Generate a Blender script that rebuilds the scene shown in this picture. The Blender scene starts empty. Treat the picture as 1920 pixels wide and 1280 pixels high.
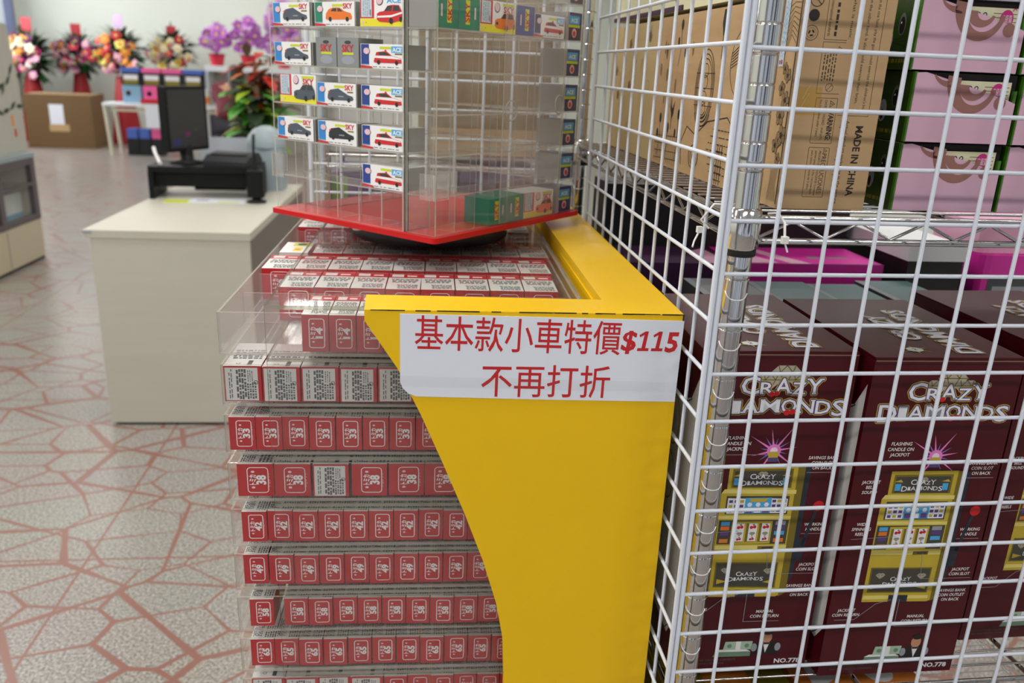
import bpy, math, random
from mathutils import Vector, Matrix
rnd = random.Random(7)
R = math.radians
SC = bpy.context.scene
COL = SC.collection

# ------------------------------------------------------------------ camera
def s2l(c):
    return tuple(((x / 255) / 12.92 if x <= 10 else (((x / 255) + .055) / 1.055) ** 2.4) for x in c)

yaw, pitch, roll = R(7.0), R(18.1), R(2.45)
fw = Vector((math.sin(yaw) * math.cos(pitch), math.cos(yaw) * math.cos(pitch), -math.sin(pitch)))
rt = Vector((math.cos(yaw), -math.sin(yaw), 0))
up = rt.cross(fw)
r2 = math.cos(roll) * rt + math.sin(roll) * up
u2 = -math.sin(roll) * rt + math.cos(roll) * up
cam = bpy.data.objects.new('camera', bpy.data.cameras.new('camera'))
COL.objects.link(cam)
mw = Matrix((r2, u2, -fw)).transposed().to_4x4()
mw.translation = (0, 0, 1.37)
cam.matrix_world = mw
cam.data.sensor_width = 22.3
cam.data.lens = 1560 / 1920 * 22.3
cam.data.clip_start = .02
cam.data.clip_end = 80
cam.data.dof.use_dof = True
cam.data.dof.focus_distance = .88
cam.data.dof.aperture_fstop = 3.8
SC.camera = cam

# ------------------------------------------------------------------ light
SC.view_settings.view_transform = 'Standard'
SC.view_settings.look = 'None'
SC.view_settings.gamma = 1
SC.view_settings.exposure = -0.12
SC.cycles.transparent_max_bounces = 48
SC.cycles.max_bounces = 8
SC.cycles.use_denoising = True
SC.cycles.sample_clamp_indirect = 4
SC.cycles.caustics_reflective = False
SC.cycles.caustics_refractive = False
w = bpy.data.worlds.new('world')
SC.world = w
w.use_nodes = True
wn = w.node_tree.nodes
wl_ = w.node_tree.links.new
_tc = wn.new('ShaderNodeTexCoord'); _mp = wn.new('ShaderNodeMapping'); _mp.inputs['Scale'].default_value = (5, 5, .7)
_nz = wn.new('ShaderNodeTexNoise'); _nz.inputs['Scale'].default_value = 1.6; _nz.inputs['Detail'].default_value = 3
_rp = wn.new('ShaderNodeValToRGB')       # streaky noise made up for fill and chrome reflections, standing for the unseen shop
_rp.color_ramp.elements[0].position = .40; _rp.color_ramp.elements[0].color = (.16, .17, .20, 1)
_rp.color_ramp.elements[1].position = .58; _rp.color_ramp.elements[1].color = (1.5, 1.6, 1.8, 1)
wl_(_tc.outputs['Generated'], _mp.inputs[0]); wl_(_mp.outputs[0], _nz.inputs['Vector']); wl_(_nz.outputs[0], _rp.inputs[0]); wl_(_rp.outputs[0], wn['Background'].inputs[0])
wn['Background'].inputs[1].default_value = .50
LIGHT_W = 15
def ceiling_light(x, y, sx=1.2, sy=.32, e=LIGHT_W):
    l = bpy.data.lights.new('tube_light', 'AREA')
    l.shape = 'RECTANGLE'; l.size = sx; l.size_y = sy; l.energy = e
    l.color = (1, .97, .93)
    o = bpy.data.objects.new('tube_light', l)
    o.location = (x, y, 3.06)
    COL.objects.link(o)
for lx in (-5.4, -3.0, -.6, 1.8):
    for ly in (-1.6, .6, 2.8, 5.2, 7.6, 10, 12.4, 14.4):
        ceiling_light(lx, ly, e=(31 if ly < 4 else 19 if ly < 9 else 14))
wl = bpy.data.lights.new('window_daylight', 'AREA')
wl.shape = 'RECTANGLE'; wl.size = 3.2; wl.size_y = 1.6; wl.energy = 110; wl.color = (.93, .97, 1)
wo = bpy.data.objects.new('window_daylight', wl)
wo.location = (-6.45, 12.4, 2.1); wo.rotation_euler = (R(90), 0, R(-90))
COL.objects.link(wo)
for y in (13.5, 17.5):                       # added lamps on the added outside wall, so the window looks bright
    w2 = wo.copy(); w2.data = wl.copy(); w2.data.energy = 420; w2.data.size_y = 3; w2.location = (-7.2, y, 4.6); w2.rotation_euler = (R(52), 0, R(90)); COL.objects.link(w2)

# ------------------------------------------------------------------ materials
M = {}
def mat(name, rgb, rough=.5, metal=0., spec=.5, noise=0., nscale=40, bump=0., coat=0., stretch=None):
    m = bpy.data.materials.new(name)
    m.use_nodes = True
    nt = m.node_tree; b = nt.nodes['Principled BSDF']
    col = (*s2l(rgb), 1)
    b.inputs['Base Color'].default_value = col
    b.inputs['Roughness'].default_value = rough
    b.inputs['Metallic'].default_value = metal
    b.inputs['Specular IOR Level'].default_value = spec
    b.inputs['Coat Weight'].default_value = coat
    m.diffuse_color = col
    if noise or bump:
        tc = nt.nodes.new('ShaderNodeTexCoord'); n = nt.nodes.new('ShaderNodeTexNoise')
        n.inputs['Scale'].default_value = nscale; n.inputs['Detail'].default_value = 4
        if stretch:
            mp = nt.nodes.new('ShaderNodeMapping'); mp.inputs['Scale'].default_value = stretch
            nt.links.new(tc.outputs['Object'], mp.inputs[0]); nt.links.new(mp.outputs[0], n.inputs['Vector'])
        else:
            nt.links.new(tc.outputs['Object'], n.inputs['Vector'])
        if noise:
            mx = nt.nodes.new('ShaderNodeMix'); mx.data_type = 'RGBA'
            mx.inputs[6].default_value = tuple(c * (1 - noise) for c in col[:3]) + (1,)
            mx.inputs[7].default_value = tuple(min(1, c * (1 + noise)) for c in col[:3]) + (1,)
            nt.links.new(n.outputs[0], mx.inputs[0]); nt.links.new(mx.outputs[2], b.inputs['Base Color'])
        if bump:
            bp = nt.nodes.new('ShaderNodeBump'); bp.inputs['Strength'].default_value = bump
            bp.inputs['Distance'].default_value = .002
            nt.links.new(n.outputs[0], bp.inputs['Height']); nt.links.new(bp.outputs[0], b.inputs['Normal'])
    M[name] = m
    return m

def clear(name, tint, haze, hazecol, gloss=.05, power=.55, rough=.04):
    """clear sheet: see-through, shiny towards grazing, a little scratched haze"""
    m = bpy.data.materials.new(name); m.use_nodes = True
    nt = m.node_tree; nt.nodes.clear()
    out = nt.nodes.new('ShaderNodeOutputMaterial')
    tr = nt.nodes.new('ShaderNodeBsdfTransparent'); tr.inputs[0].default_value = (*tint, 1)
    gl = nt.nodes.new('ShaderNodeBsdfGlossy'); gl.inputs[0].default_value = (1, 1, 1, 1); gl.inputs['Roughness'].default_value = rough
    df = nt.nodes.new('ShaderNodeBsdfDiffuse'); df.inputs[0].default_value = (*s2l(hazecol), 1)
    lw = nt.nodes.new('ShaderNodeLayerWeight'); lw.inputs[0].default_value = .5
    pw = nt.nodes.new('ShaderNodeMath'); pw.operation = 'POWER'; pw.inputs[1].default_value = 4
    ml = nt.nodes.new('ShaderNodeMath'); ml.operation = 'MULTIPLY_ADD'; ml.inputs[1].default_value = power; ml.inputs[2].default_value = gloss
    m1 = nt.nodes.new('ShaderNodeMixShader'); m1.inputs[0].default_value = haze
    m2 = nt.nodes.new('ShaderNodeMixShader')
    L = nt.links.new
    L(tr.outputs[0], m1.inputs[1]); L(df.outputs[0], m1.inputs[2])
    L(lw.outputs['Facing'], pw.inputs[0]); L(pw.outputs[0], ml.inputs[0]); L(ml.outputs[0], m2.inputs[0])
    L(m1.outputs[0], m2.inputs[1]); L(gl.outputs[0], m2.inputs[2]); L(m2.outputs[0], out.inputs[0])
    m.diffuse_color = (.8, .85, .85, .3)
    M[name] = m
clear('acrylic', (.99, .992, .99), .010, (228, 226, 224), .018, .30)
clear('acrylic_scuff_glare', (.985, .985, .985), .070, (240, 230, 230), .022, .30, .12)
clear('acrylic_edge', (.72, .73, .66), .50, (172, 172, 154), .05, .3)
clear('acrylic_rim', (.84, .85, .83), .40, (208, 205, 194), .06, .3)
clear('acrylic_edge_shade', (.34, .40, .37), .25, (70, 80, 76), .04, .3)
clear('glass', (.93, .96, .95), .03, (200, 205, 205), .06, .5)
clear('tape', (.985, .985, .98), .0, (225, 225, 220), .03, .25)

P = mat
P('yellow_paint', (238, 192, 8), .38, spec=.4, noise=.04, nscale=9, bump=.04)
P('black_wear', (38, 34, 26), .7)
P('paper', (226, 231, 242), .55, bump=.02, nscale=25)
P('print_red', (196, 30, 34), .5)
P('box_red', (187, 28, 36), .32, noise=.06, nscale=60)
P('box_red_dark', (140, 22, 30), .4)
P('white', (236, 236, 236), .4)
P('off_white', (214, 214, 210), .5)
P('print_grey', (88, 90, 92), .6)
P('print_pale', (240, 205, 208), .5)
P('black', (18, 18, 19), .45)
P('rubber', (22, 22, 22), .6)
P('dark_gap', (16, 11, 9), .9)
P('wire_white', (216, 223, 234), .35)
P('chrome', (205, 205, 205), .11, metal=1.)
P('arc_highlight', (228, 230, 232), .25, metal=.6)
P('chrome_dark', (120, 120, 122), .25, metal=1.)
P('kraft', (188, 156, 114), .75, noise=.08, nscale=22, stretch=(1, 1, 6), bump=.1)
P('kraft_pale', (196, 172, 124), .75, noise=.08, nscale=22)
P('kraft_ink', (40, 33, 28), .7)
P('kraft_shade', (134, 108, 72), .75)  # duller print kraft; also the second rack's shade put into its carton colour
P('kraft_tape', (180, 142, 72), .25)
P('label_blue', (190, 208, 222), .5)
P('crazy_red', (76, 8, 20), .36, spec=.35, noise=.06, nscale=30)
P('crazy_dark', (46, 6, 14), .45)
P('card_edge', (122, 100, 82), .8)
P('logo_yellow', (196, 170, 34), .4)
P('logo_violet', (84, 66, 120), .4)
P('diamond_silver', (176, 170, 156), .4)
P('logo_white', (232, 234, 240), .4)
P('cherry', (206, 24, 28), .35)
P('leaf_green', (44, 104, 44), .5)
P('gold', (196, 172, 52), .35)
P('gold_light', (226, 212, 118), .35)
P('gold_dark', (120, 104, 26), .4)
P('machine_panel', (66, 66, 56), .4)
P('sky_blue', (76, 170, 226), .4)
P('violet', (92, 62, 128), .4)
P('lever', (34, 42, 54), .4)
P('glow_pink', (236, 130, 206), .5)
P('glow_core', (250, 222, 246), .5)
P('glow_blue', (126, 108, 190), .5)
P('money', (168, 196, 170), .5)
P('money_dark', (110, 140, 116), .5)
P('skin', (196, 142, 112), .55)
P('hair', (22, 18, 18), .45)
P('navy', (30, 34, 58), .5)
P('pink_card', (214, 172, 192), .42, noise=.03, nscale=12)
P('swirl_brown', (150, 104, 94), .5)
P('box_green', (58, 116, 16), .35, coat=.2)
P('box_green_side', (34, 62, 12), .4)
P('cream', (226, 224, 186), .5)
P('magenta', (216, 44, 164), .35)
P('magenta_pale', (226, 170, 200), .4)
P('grey_card', (128, 130, 134), .45)
P('teal_card', (104, 138, 142), .45)
P('grey_dark', (70, 72, 78), .5)
P('orange_card', (222, 132, 52), .5)
P('olive_card', (126, 116, 32), .5)
P('stripe_blue', (44, 132, 202), .4)
P('stripe_navy', (30, 62, 140), .4)
P('stripe_green', (22, 128, 100), .4)
P('deep_navy', (36, 40, 92), .4)
P('plum', (64, 30, 66), .4)
P('lime', (202, 212, 36), .4)
P('yellow_print', (232, 222, 40), .4)
P('car_grey', (74, 84, 96), .4)
P('car_black', (36, 44, 48), .4)
P('car_orange', (230, 118, 34), .4)
P('car_red', (204, 36, 40), .4)
P('car_window', (52, 58, 60), .3)
P('tyre', (34, 34, 34), .6)
P('logo_pink', (226, 190, 200), .5)
P('grey_end', (132, 138, 138), .5)
P('base_red', (196, 10, 18), .38, spec=.35)
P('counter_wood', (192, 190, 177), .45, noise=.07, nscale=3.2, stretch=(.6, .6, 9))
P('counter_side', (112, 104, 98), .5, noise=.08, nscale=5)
P('pos_black', (15, 17, 18), .5, spec=.2)
P('box_side_grey', (142, 142, 138), .5)  # box sides painted with the grey reflection of the clear sheets before them
P('pos_grey', (38, 40, 43), .5, spec=.25)
P('screen', (52, 50, 50), .3, spec=.3)
P('steel_grey', (150, 156, 164), .4)
P('device_grey', (150, 164, 170), .45)
P('flyer_lime', (196, 212, 60), .5)
P('wall_paint', (224, 229, 220), .7, noise=.015, nscale=2)
P('ceiling_paint', (232, 232, 226), .8)
P('window_frame', (120, 124, 160), .5)
P('skirt_red', (160, 14, 26), .5)
P('card_red', (176, 34, 48), .5)
P('card_lilac', (214, 184, 222), .5)
P('petal_magenta', (204, 34, 128), .5)
P('petal_pink', (236, 170, 200), .5)
P('petal_cream', (236, 226, 196), .5)
P('petal_yellow', (236, 222, 110), .5)
P('petal_red', (200, 34, 60), .5)
P('petal_orange', (232, 140, 40), .5)
P('petal_purple', (104, 26, 84), .5)
P('orchid', (200, 110, 214), .5)
P('orchid_pale', (220, 170, 234), .5)
P('foliage', (46, 66, 40), .6)
P('foliage_light', (104, 136, 92), .6)
P('leaf_bright', (92, 168, 66), .45)
P('leaf_lime', (160, 186, 58), .5)
P('croton_red', (196, 48, 34), .5)
P('croton_orange', (196, 116, 62), .5)
P('carton', (110, 84, 52), .8, noise=.06, nscale=6)
P('carton_side', (124, 98, 64), .8)
P('table_white', (232, 236, 240), .4)
P('table_leg', (206, 204, 182), .5)
P('toy_blue', (72, 104, 190), .45)
P('toy_pale_blue', (128, 168, 196), .45)
P('toy_pink', (232, 96, 160), .45)
P('tub_white', (232, 230, 236), .45)
P('jacket', (112, 34, 50), .7)
P('trousers', (60, 60, 70), .7)
P('shoe', (30, 28, 28), .6)
P('panel_grey', (186, 184, 174), .6, noise=.08, nscale=5, stretch=(5, 5, .4))
P('case_cream', (198, 186, 162), .5)
P('case_frame', (92, 84, 88), .4)
P('case_blue', (66, 160, 204), .4)
P('pot_clay', (214, 180, 140), .7)
P('stem_brown', (80, 60, 44), .7)
P('tie', (226, 226, 222), .4)

# floor: crazy paving
m = bpy.data.materials.new('crazy_paving'); m.use_nodes = True
nt = m.node_tree; b = nt.nodes['Principled BSDF']; L = nt.links.new
def nd(t, **k):
    n = nt.nodes.new(t)
    for a, v in k.items(): setattr(n, a, v)
    return n
tc = nd('ShaderNodeTexCoord')
mp = nd('ShaderNodeMapping'); mp.inputs['Scale'].default_value = (4.1, 5.6, 1); mp.inputs['Rotation'].default_value = (0, 0, .5)
L(tc.outputs['Object'], mp.inputs[0])
vo = nd('ShaderNodeTexVoronoi', feature='DISTANCE_TO_EDGE', voronoi_dimensions='2D'); vo.inputs['Scale'].default_value = 1; vo.inputs['Randomness'].default_value = 1
vc = nd('ShaderNodeTexVoronoi', feature='F1', voronoi_dimensions='2D'); vc.inputs['Scale'].default_value = 1; vc.inputs['Randomness'].default_value = 1
L(mp.outputs[0], vo.inputs['Vector']); L(mp.outputs[0], vc.inputs['Vector'])
nz = nd('ShaderNodeTexNoise'); nz.inputs['Scale'].default_value = 2.2; nz.inputs['Detail'].default_value = 3; L(tc.outputs['Object'], nz.inputs['Vector'])
th = nd('ShaderNodeMath', operation='MULTIPLY_ADD'); L(nz.outputs[0], th.inputs[0]); th.inputs[1].default_value = .11; th.inputs[2].default_value = -.030
mp2 = nd('ShaderNodeMapping'); mp2.inputs['Scale'].default_value = (2.6, 3.7, 1); mp2.inputs['Rotation'].default_value = (0, 0, -.9); mp2.inputs['Location'].default_value = (3.3, 1.7, 0)
L(tc.outputs['Object'], mp2.inputs[0])
vo2 = nd('ShaderNodeTexVoronoi', feature='DISTANCE_TO_EDGE', voronoi_dimensions='2D'); vo2.inputs['Scale'].default_value = 1; L(mp2.outputs[0], vo2.inputs['Vector'])
mn = nd('ShaderNodeMath', operation='MINIMUM'); L(vo.outputs['Distance'], mn.inputs[0]); L(vo2.outputs['Distance'], mn.inputs[1])
df = nd('ShaderNodeMath', operation='SUBTRACT'); L(mn.outputs[0], df.inputs[0]); L(th.outputs[0], df.inputs[1])
st = nd('ShaderNodeMapRange'); st.inputs[1].default_value = -.006; st.inputs[2].default_value = .008; L(df.outputs[0], st.inputs[0])
sx = nd('ShaderNodeSeparateXYZ'); L(tc.outputs['Object'], sx.inputs[0])
def joint(sock, size, off):
    a = nd('ShaderNodeMath', operation='MULTIPLY_ADD'); L(sock, a.inputs[0]); a.inputs[1].default_value = 1 / size; a.inputs[2].default_value = off
    f = nd('ShaderNodeMath', operation='FRACT'); L(a.outputs[0], f.inputs[0])
    c = nd('ShaderNodeMath', operation='GREATER_THAN'); L(f.outputs[0], c.inputs[0]); c.inputs[1].default_value = .008 / size
    return c
j1 = joint(sx.outputs['Y'], 1.2, -1.80); j2 = joint(sx.outputs['X'], 1.2, .77)
mm = nd('ShaderNodeMath', operation='MULTIPLY'); L(j1.outputs[0], mm.inputs[0]); L(j2.outputs[0], mm.inputs[1])
mk = nd('ShaderNodeMath', operation='MULTIPLY'); L(mm.outputs[0], mk.inputs[0]); L(st.outputs[0], mk.inputs[1])
sp = nd('ShaderNodeTexNoise'); sp.inputs['Scale'].default_value = 150; sp.inputs['Detail'].default_value = 2; L(tc.outputs['Object'], sp.inputs['Vector'])
rp = nd('ShaderNodeValToRGB'); L(sp.outputs[0], rp.inputs[0])
rp.color_ramp.elements[0].position = .36; rp.color_ramp.elements[0].color = (*s2l((106, 104, 98)), 1)
rp.color_ramp.elements[1].position = .64; rp.color_ramp.elements[1].color = (*s2l((174, 170, 164)), 1)
tn = nd('ShaderNodeMix', data_type='RGBA', blend_type='MULTIPLY'); tn.inputs[0].default_value = .07
L(rp.outputs[0], tn.inputs[6]); L(vc.outputs['Color'], tn.inputs[7])
mx = nd('ShaderNodeMix', data_type='RGBA'); mx.inputs[6].default_value = (*s2l((134, 94, 84)), 1)
L(mk.outputs[0], mx.inputs[0]); L(tn.outputs[2], mx.inputs[7]); L(mx.outputs[2], b.inputs['Base Color'])
b.inputs['Roughness'].default_value = .28
b.inputs['Specular IOR Level'].default_value = .45
M['crazy_paving'] = m

# ------------------------------------------------------------------ mesh helper
_tc = {}
def glyphs(s, bold=0.):
    k = (s, bold)
    if k not in _tc:
        c = bpy.data.curves.new('t', 'FONT'); c.body = s; c.size = 1; c.resolution_u = 2; c.offset = bold
        o = bpy.data.objects.new('t', c); COL.objects.link(o)
        me = bpy.data.meshes.new_from_object(o)
        _tc[k] = ([(v.co.x, v.co.y) for v in me.vertices], [tuple(p.vertices) for p in me.polygons])
        bpy.data.objects.remove(o); bpy.data.meshes.remove(me); bpy.data.curves.remove(c)
    return _tc[k]

class MB:
    def __init__(s):
        s.v = []; s.f = []; s.m = []; s.sm = []
    def add(s, vs, fs, mt, smooth=False):
        o = len(s.v); s.v += [tuple(v) for v in vs]
        for f in fs:
            s.f.append(tuple(o + i for i in f)); s.m.append(mt); s.sm.append(smooth)
        return s
    def box(s, lo, hi, mt, **kw):
        """kw: x0,x1,y0,y1,z0,z1 give a face its own material"""
        (a, b_, c), (d, e, f) = lo, hi
        v = [(a, b_, c), (d, b_, c), (d, e, c), (a, e, c), (a, b_, f), (d, b_, f), (d, e, f), (a, e, f)]
        for k, q in dict(z0=(0, 3, 2, 1), z1=(4, 5, 6, 7), y0=(0, 1, 5, 4), y1=(2, 3, 7, 6), x0=(3, 0, 4, 7), x1=(1, 2, 6, 5)).items():
            s.add([v[i] for i in q], [(0, 1, 2, 3)], kw.get(k, mt))
        return s
    def rbox(s, lo, hi, r, mt, n=3, axis=2):
        """box with its four edges along one axis rounded"""
        ax = [0, 1, 2]; ax.remove(axis)
        i, j = ax
        pr = []
        for cx, cy, a0 in ((hi[i] - r, hi[j] - r, 0), (lo[i] + r, hi[j] - r, 90), (lo[i] + r, lo[j] + r, 180), (hi[i] - r, lo[j] + r, 270)):
            for k in range(n + 1):
                t = R(a0 + 90 * k / n); pr.append((cx + r * math.cos(t), cy + r * math.sin(t)))
        def P3(p, z):
            q = [0, 0, 0]; q[i], q[j], q[axis] = p[0], p[1], z
            return q
        N = len(pr)
        vs = [P3(p, lo[axis]) for p in pr] + [P3(p, hi[axis]) for p in pr]
        fs = [(k, (k + 1) % N, N + (k + 1) % N, N + k) for k in range(N)]
        s.add(vs, fs, mt, False); s.add(vs, [tuple(range(N))[::-1], tuple(range(N, 2 * N))], mt)
        return s
    def prism(s, pts, axis, a, b_, mt, cap=None):
        """closed outline (2-D) pushed along an axis"""
        ax = [0, 1, 2]; ax.remove(axis); i, j = ax
        def P3(p, z):
            q = [0, 0, 0]; q[i], q[j], q[axis] = p[0], p[1], z
            return q
        N = len(pts)
        vs = [P3(p, a) for p in pts] + [P3(p, b_) for p in pts]
        s.add(vs, [(k, (k + 1) % N, N + (k + 1) % N, N + k) for k in range(N)], mt)
        s.add(vs, [tuple(range(N))[::-1], tuple(range(N, 2 * N))], cap or mt)
        return s
    def tube(s, pts, r, mt, n=8, caps=True):
        pts = [Vector(p) for p in pts]
        rs = r if isinstance(r, (list, tuple)) else [r] * len(pts)
        rings = []
        t = (pts[1] - pts[0]).normalized()
        a = t.cross(Vector((0, 0, 1)))
        if a.length < .1: a = t.cross(Vector((1, 0, 0)))
        a.normalize()
        for k, p in enumerate(pts):
            if 0 < k < len(pts) - 1: t = (pts[k + 1] - pts[k - 1]).normalized()
            elif k: t = (pts[k] - pts[k - 1]).normalized()
            a = (a - t * a.dot(t)).normalized(); b_ = t.cross(a)
            rings.append([p + rs[k] * (math.cos(2 * math.pi * q / n) * a + math.sin(2 * math.pi * q / n) * b_) for q in range(n)])
        vs = [v for ring in rings for v in ring]
        fs = [(k * n + q, k * n + (q + 1) % n, (k + 1) * n + (q + 1) % n, (k + 1) * n + q) for k in range(len(pts) - 1) for q in range(n)]
        s.add(vs, fs, mt, True)
        if caps: s.add(vs, [tuple(range(n))[::-1], tuple(range(len(vs) - n, len(vs)))], mt)
        return s
    def lathe(s, prof, mt, n=24, c=(0, 0), smooth=True):
        vs = [(c[0] + r * math.cos(2 * math.pi * q / n), c[1] + r * math.sin(2 * math.pi * q / n), z) for r, z in prof for q in range(n)]
        fs = [(k * n + q, k * n + (q + 1) % n, (k + 1) * n + (q + 1) % n, (k + 1) * n + q) for k in range(len(prof) - 1) for q in range(n)]
        s.add(vs, fs, mt, smooth)
        s.add(vs, [tuple(range(n))[::-1], tuple(range(len(vs) - n, len(vs)))], mt)
        return s
    def ball(s, c, r, mt, n=12, k=8):
        rr = r if isinstance(r, (list, tuple)) else (r, r, r)
        vs = []
        for i in range(k + 1):
            t = math.pi * i / k
            for q in range(n):
                p = 2 * math.pi * q / n
                vs.append((c[0] + rr[0] * math.sin(t) * math.cos(p), c[1] + rr[1] * math.sin(t) * math.sin(p), c[2] + rr[2] * math.cos(t)))
        s.add(vs, [(i * n + q, (i + 1) * n + q, (i + 1) * n + (q + 1) % n, i * n + (q + 1) % n) for i in range(k) for q in range(n)], mt, True)
        return s
    def build(s, name, parent=None, loc=None, rz=0., link=True):
        me = bpy.data.meshes.new(name)
        me.from_pydata(s.v, [], s.f)
        ms = []
        for k in s.m:
            if k not in ms: ms.append(k)
        for k in ms: me.materials.append(M[k])
        idx = {k: i for i, k in enumerate(ms)}
        me.polygons.foreach_set('material_index', [idx[k] for k in s.m])
        me.polygons.foreach_set('use_smooth', s.sm)
        me.update()
        o = bpy.data.objects.new(name, me)
        COL.objects.link(o)
        if parent: o.parent = parent
        if loc: o.location = loc
        o.rotation_euler = (0, 0, rz)
        return o

class Face:
    """a printed face: flat coordinates (x right, y up) on a plane, each layer a hair above the last"""
    def __init__(s, mb, o, x, y, step=.00012):
        s.mb = mb; s.o = Vector(o); s.x = Vector(x); s.y = Vector(y); s.n = s.x.cross(s.y); s.k = 1; s.step = step
    def P(s, p, k):
        return s.o + s.x * p[0] + s.y * p[1] + s.n * (s.step * k)
    def poly(s, pts, mt, k=1):
        s.mb.add([s.P(p, k) for p in pts], [tuple(range(len(pts)))], mt)
    def rect(s, x0, y0, x1, y1, mt, k=1):
        s.poly([(x0, y0), (x1, y0), (x1, y1), (x0, y1)], mt, k)
    def disc(s, x, y, r, mt, k=1, n=16, ry=None, a0=0, a1=360):
        ry = ry or r
        s.poly([(x + r * math.cos(R(a0 + (a1 - a0) * i / n)), y + ry * math.sin(R(a0 + (a1 - a0) * i / n))) for i in range(n)], mt, k)
    def line(s, pts, w, mt, k=1, closed=False):
        pts = [Vector((p[0], p[1])) for p in pts]
        N = len(pts)
        for i in range(N if closed else N - 1):
            a, b_ = pts[i], pts[(i + 1) % N]
            d = (b_ - a)
            if d.length < 1e-9: continue
            d.normalize(); q = Vector((-d.y, d.x)) * w / 2; e = d * w * .3
            s.poly([a - e - q, b_ + e - q, b_ + e + q, a - e + q], mt, k)
    def rrect(s, x0, y0, x1, y1, r, w, mt, k=1, n=4):
        p = []
        for cx, cy, a in ((x1 - r, y1 - r, 0), (x0 + r, y1 - r, 90), (x0 + r, y0 + r, 180), (x1 - r, y0 + r, 270)):
            for i in range(n + 1):
                t = R(a + 90 * i / n); p.append((cx + r * math.cos(t), cy + r * math.sin(t)))
        s.line(p, w, mt, k, True)
    def arc(s, x, y, r, a0, a1, w0, w1, mt, k=1, n=14, ry=None):
        ry = ry or r
        for i in range(n):
            q = []
            for j in (i, i + 1):
                f = j / n; t = R(a0 + (a1 - a0) * f); ww = (w0 + (w1 - w0) * f) / 2
                q.append(((x + (r - ww) * math.cos(t), y + (ry - ww) * math.sin(t)), (x + (r + ww) * math.cos(t), y + (ry + ww) * math.sin(t))))
            s.poly([q[0][0], q[0][1], q[1][1], q[1][0]], mt, k)
    def text(s, t, x, y, h, mt, k=1, width=None, bold=0., align='l', rot=0, shear=0., wscale=1., warp=None):
        vs, fs = glyphs(t, bold)
        if not vs: return
        x0 = min(v[0] for v in vs); x1 = max(v[0] for v in vs)
        sc = h / .7
        sx_ = (width / (x1 - x0)) if width else sc * wscale
        W_ = (x1 - x0) * sx_
        ox = {'l': 0, 'c': -W_ / 2, 'r': -W_}[align]
        c, sn = math.cos(R(rot)), math.sin(R(rot))
        out = []
        for v in vs:
            px = (v[0] - x0) * sx_ + ox + shear * v[1] * sc; py = v[1] * sc
            if warp: px, py = warp(px, py)
            out.append(s.P((x + px * c - py * sn, y + px * sn + py * c), k))
        s.mb.add(out, fs, mt)
    def scribble(s, x0, y0, x1, y1, rows, mt, k=1, vert=False, fill=.62, seed=1, wmin=.15, wmax=.5):
        """rows of small marks standing for type too fine to read"""
        g = random.Random(seed)
        n = rows
        for i in range(n):
            a = (i + .5 - fill / 2) / n; b_ = (i + .5 + fill / 2) / n
            t = g.random() * .08
            while t < .94:
                e = min(1, t + g.uniform(wmin, wmax) * .35)
                if vert: s.rect(x0 + a * (x1 - x0), y0 + t * (y1 - y0), x0 + b_ * (x1 - x0), y0 + e * (y1 - y0), mt, k)
                else: s.rect(x0 + t * (x1 - x0), y0 + a * (y1 - y0), x0 + e * (x1 - x0), y0 + b_ * (y1 - y0), mt, k)
                t = e + g.uniform(.02, .07)

def tag(o, label, cat, group=None):
    o['label'] = label; o['category'] = cat
    if group: o['group'] = group
    return o
def thing(name, label, cat, loc, rz=0., group=None):
    o = bpy.data.objects.new(name, None); COL.objects.link(o)
    o.empty_display_size = .05
    o.location = loc; o.rotation_euler = (0, 0, rz)
    return tag(o, label, cat, group)
def dup(o, loc, rz, label, group=None):
    c = o.copy(); COL.objects.link(c); c.location = loc; c.rotation_euler = (0, 0, rz); c['label'] = label
    if group: c['group'] = group
    for ch in o.children:
        d = ch.copy(); COL.objects.link(d); d.parent = c
        for g in ch.children:
            e = g.copy(); COL.objects.link(e); e.parent = d
    return c
def struct(mb, name):
    o = mb.build(name); o['kind'] = 'structure'; return o
ORD = ['first', 'second', 'third', 'fourth', 'fifth', 'sixth', 'seventh', 'eighth', 'ninth', 'tenth', 'eleventh', 'twelfth', 'thirteenth']

# ------------------------------------------------------------------ room
XL, XR, YF, YB, HC = -6.57, 4.2, -3.2, 15.6, 3.15
mb = MB(); mb.box((XL - .1, YF, -.1), (XR, YB + .1, 0), 'crazy_paving'); struct(mb, 'floor')
mb = MB(); mb.box((XL - .1, YF, HC), (XR, YB + .1, HC + .1), 'ceiling_paint'); struct(mb, 'ceiling')
mb = MB(); mb.box((XL - .1, YB, 0), (XR, YB + .12, HC), 'wall_paint'); struct(mb, 'wall_back')
mb = MB(); mb.box((XR, YF, 0), (XR + .12, YB + .1, HC), 'wall_paint'); struct(mb, 'wall_right')
mb = MB()
for lo, hi in (((XL - .12, YF, 0), (XL, 10.4, HC)), ((XL - .12, 15.45, 0), (XL, YB, HC)), ((XL - .12, 10.4, 0), (XL, 15.45, .9)), ((XL - .12, 10.4, 2.7), (XL, 15.45, HC))):
    mb.box(lo, hi, 'wall_paint')
struct(mb, 'wall_left')
mb = MB()
for y in (10.4, 12.88, 15.35): mb.box((XL - .1, y, .9), (XL + .03, y + .08, 2.7), 'window_frame')
for z in (.9, 2.62): mb.box((XL - .1, 10.4, z), (XL + .03, 15.43, z + .08), 'window_frame')
wf = struct(mb, 'window_1')
mb = MB(); mb.box((XL - 2.6, 9.5, -.1), (XL - 2.5, 22, 6), 'white'); struct(mb, 'wall_outside_added')  # added white wall, lit so that the window shows bright
mb = MB(); mb.box((XL - .06, 10.48, .98), (XL - .05, 15.35, 2.62), 'glass'); mb.build('pane', wf)

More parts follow.
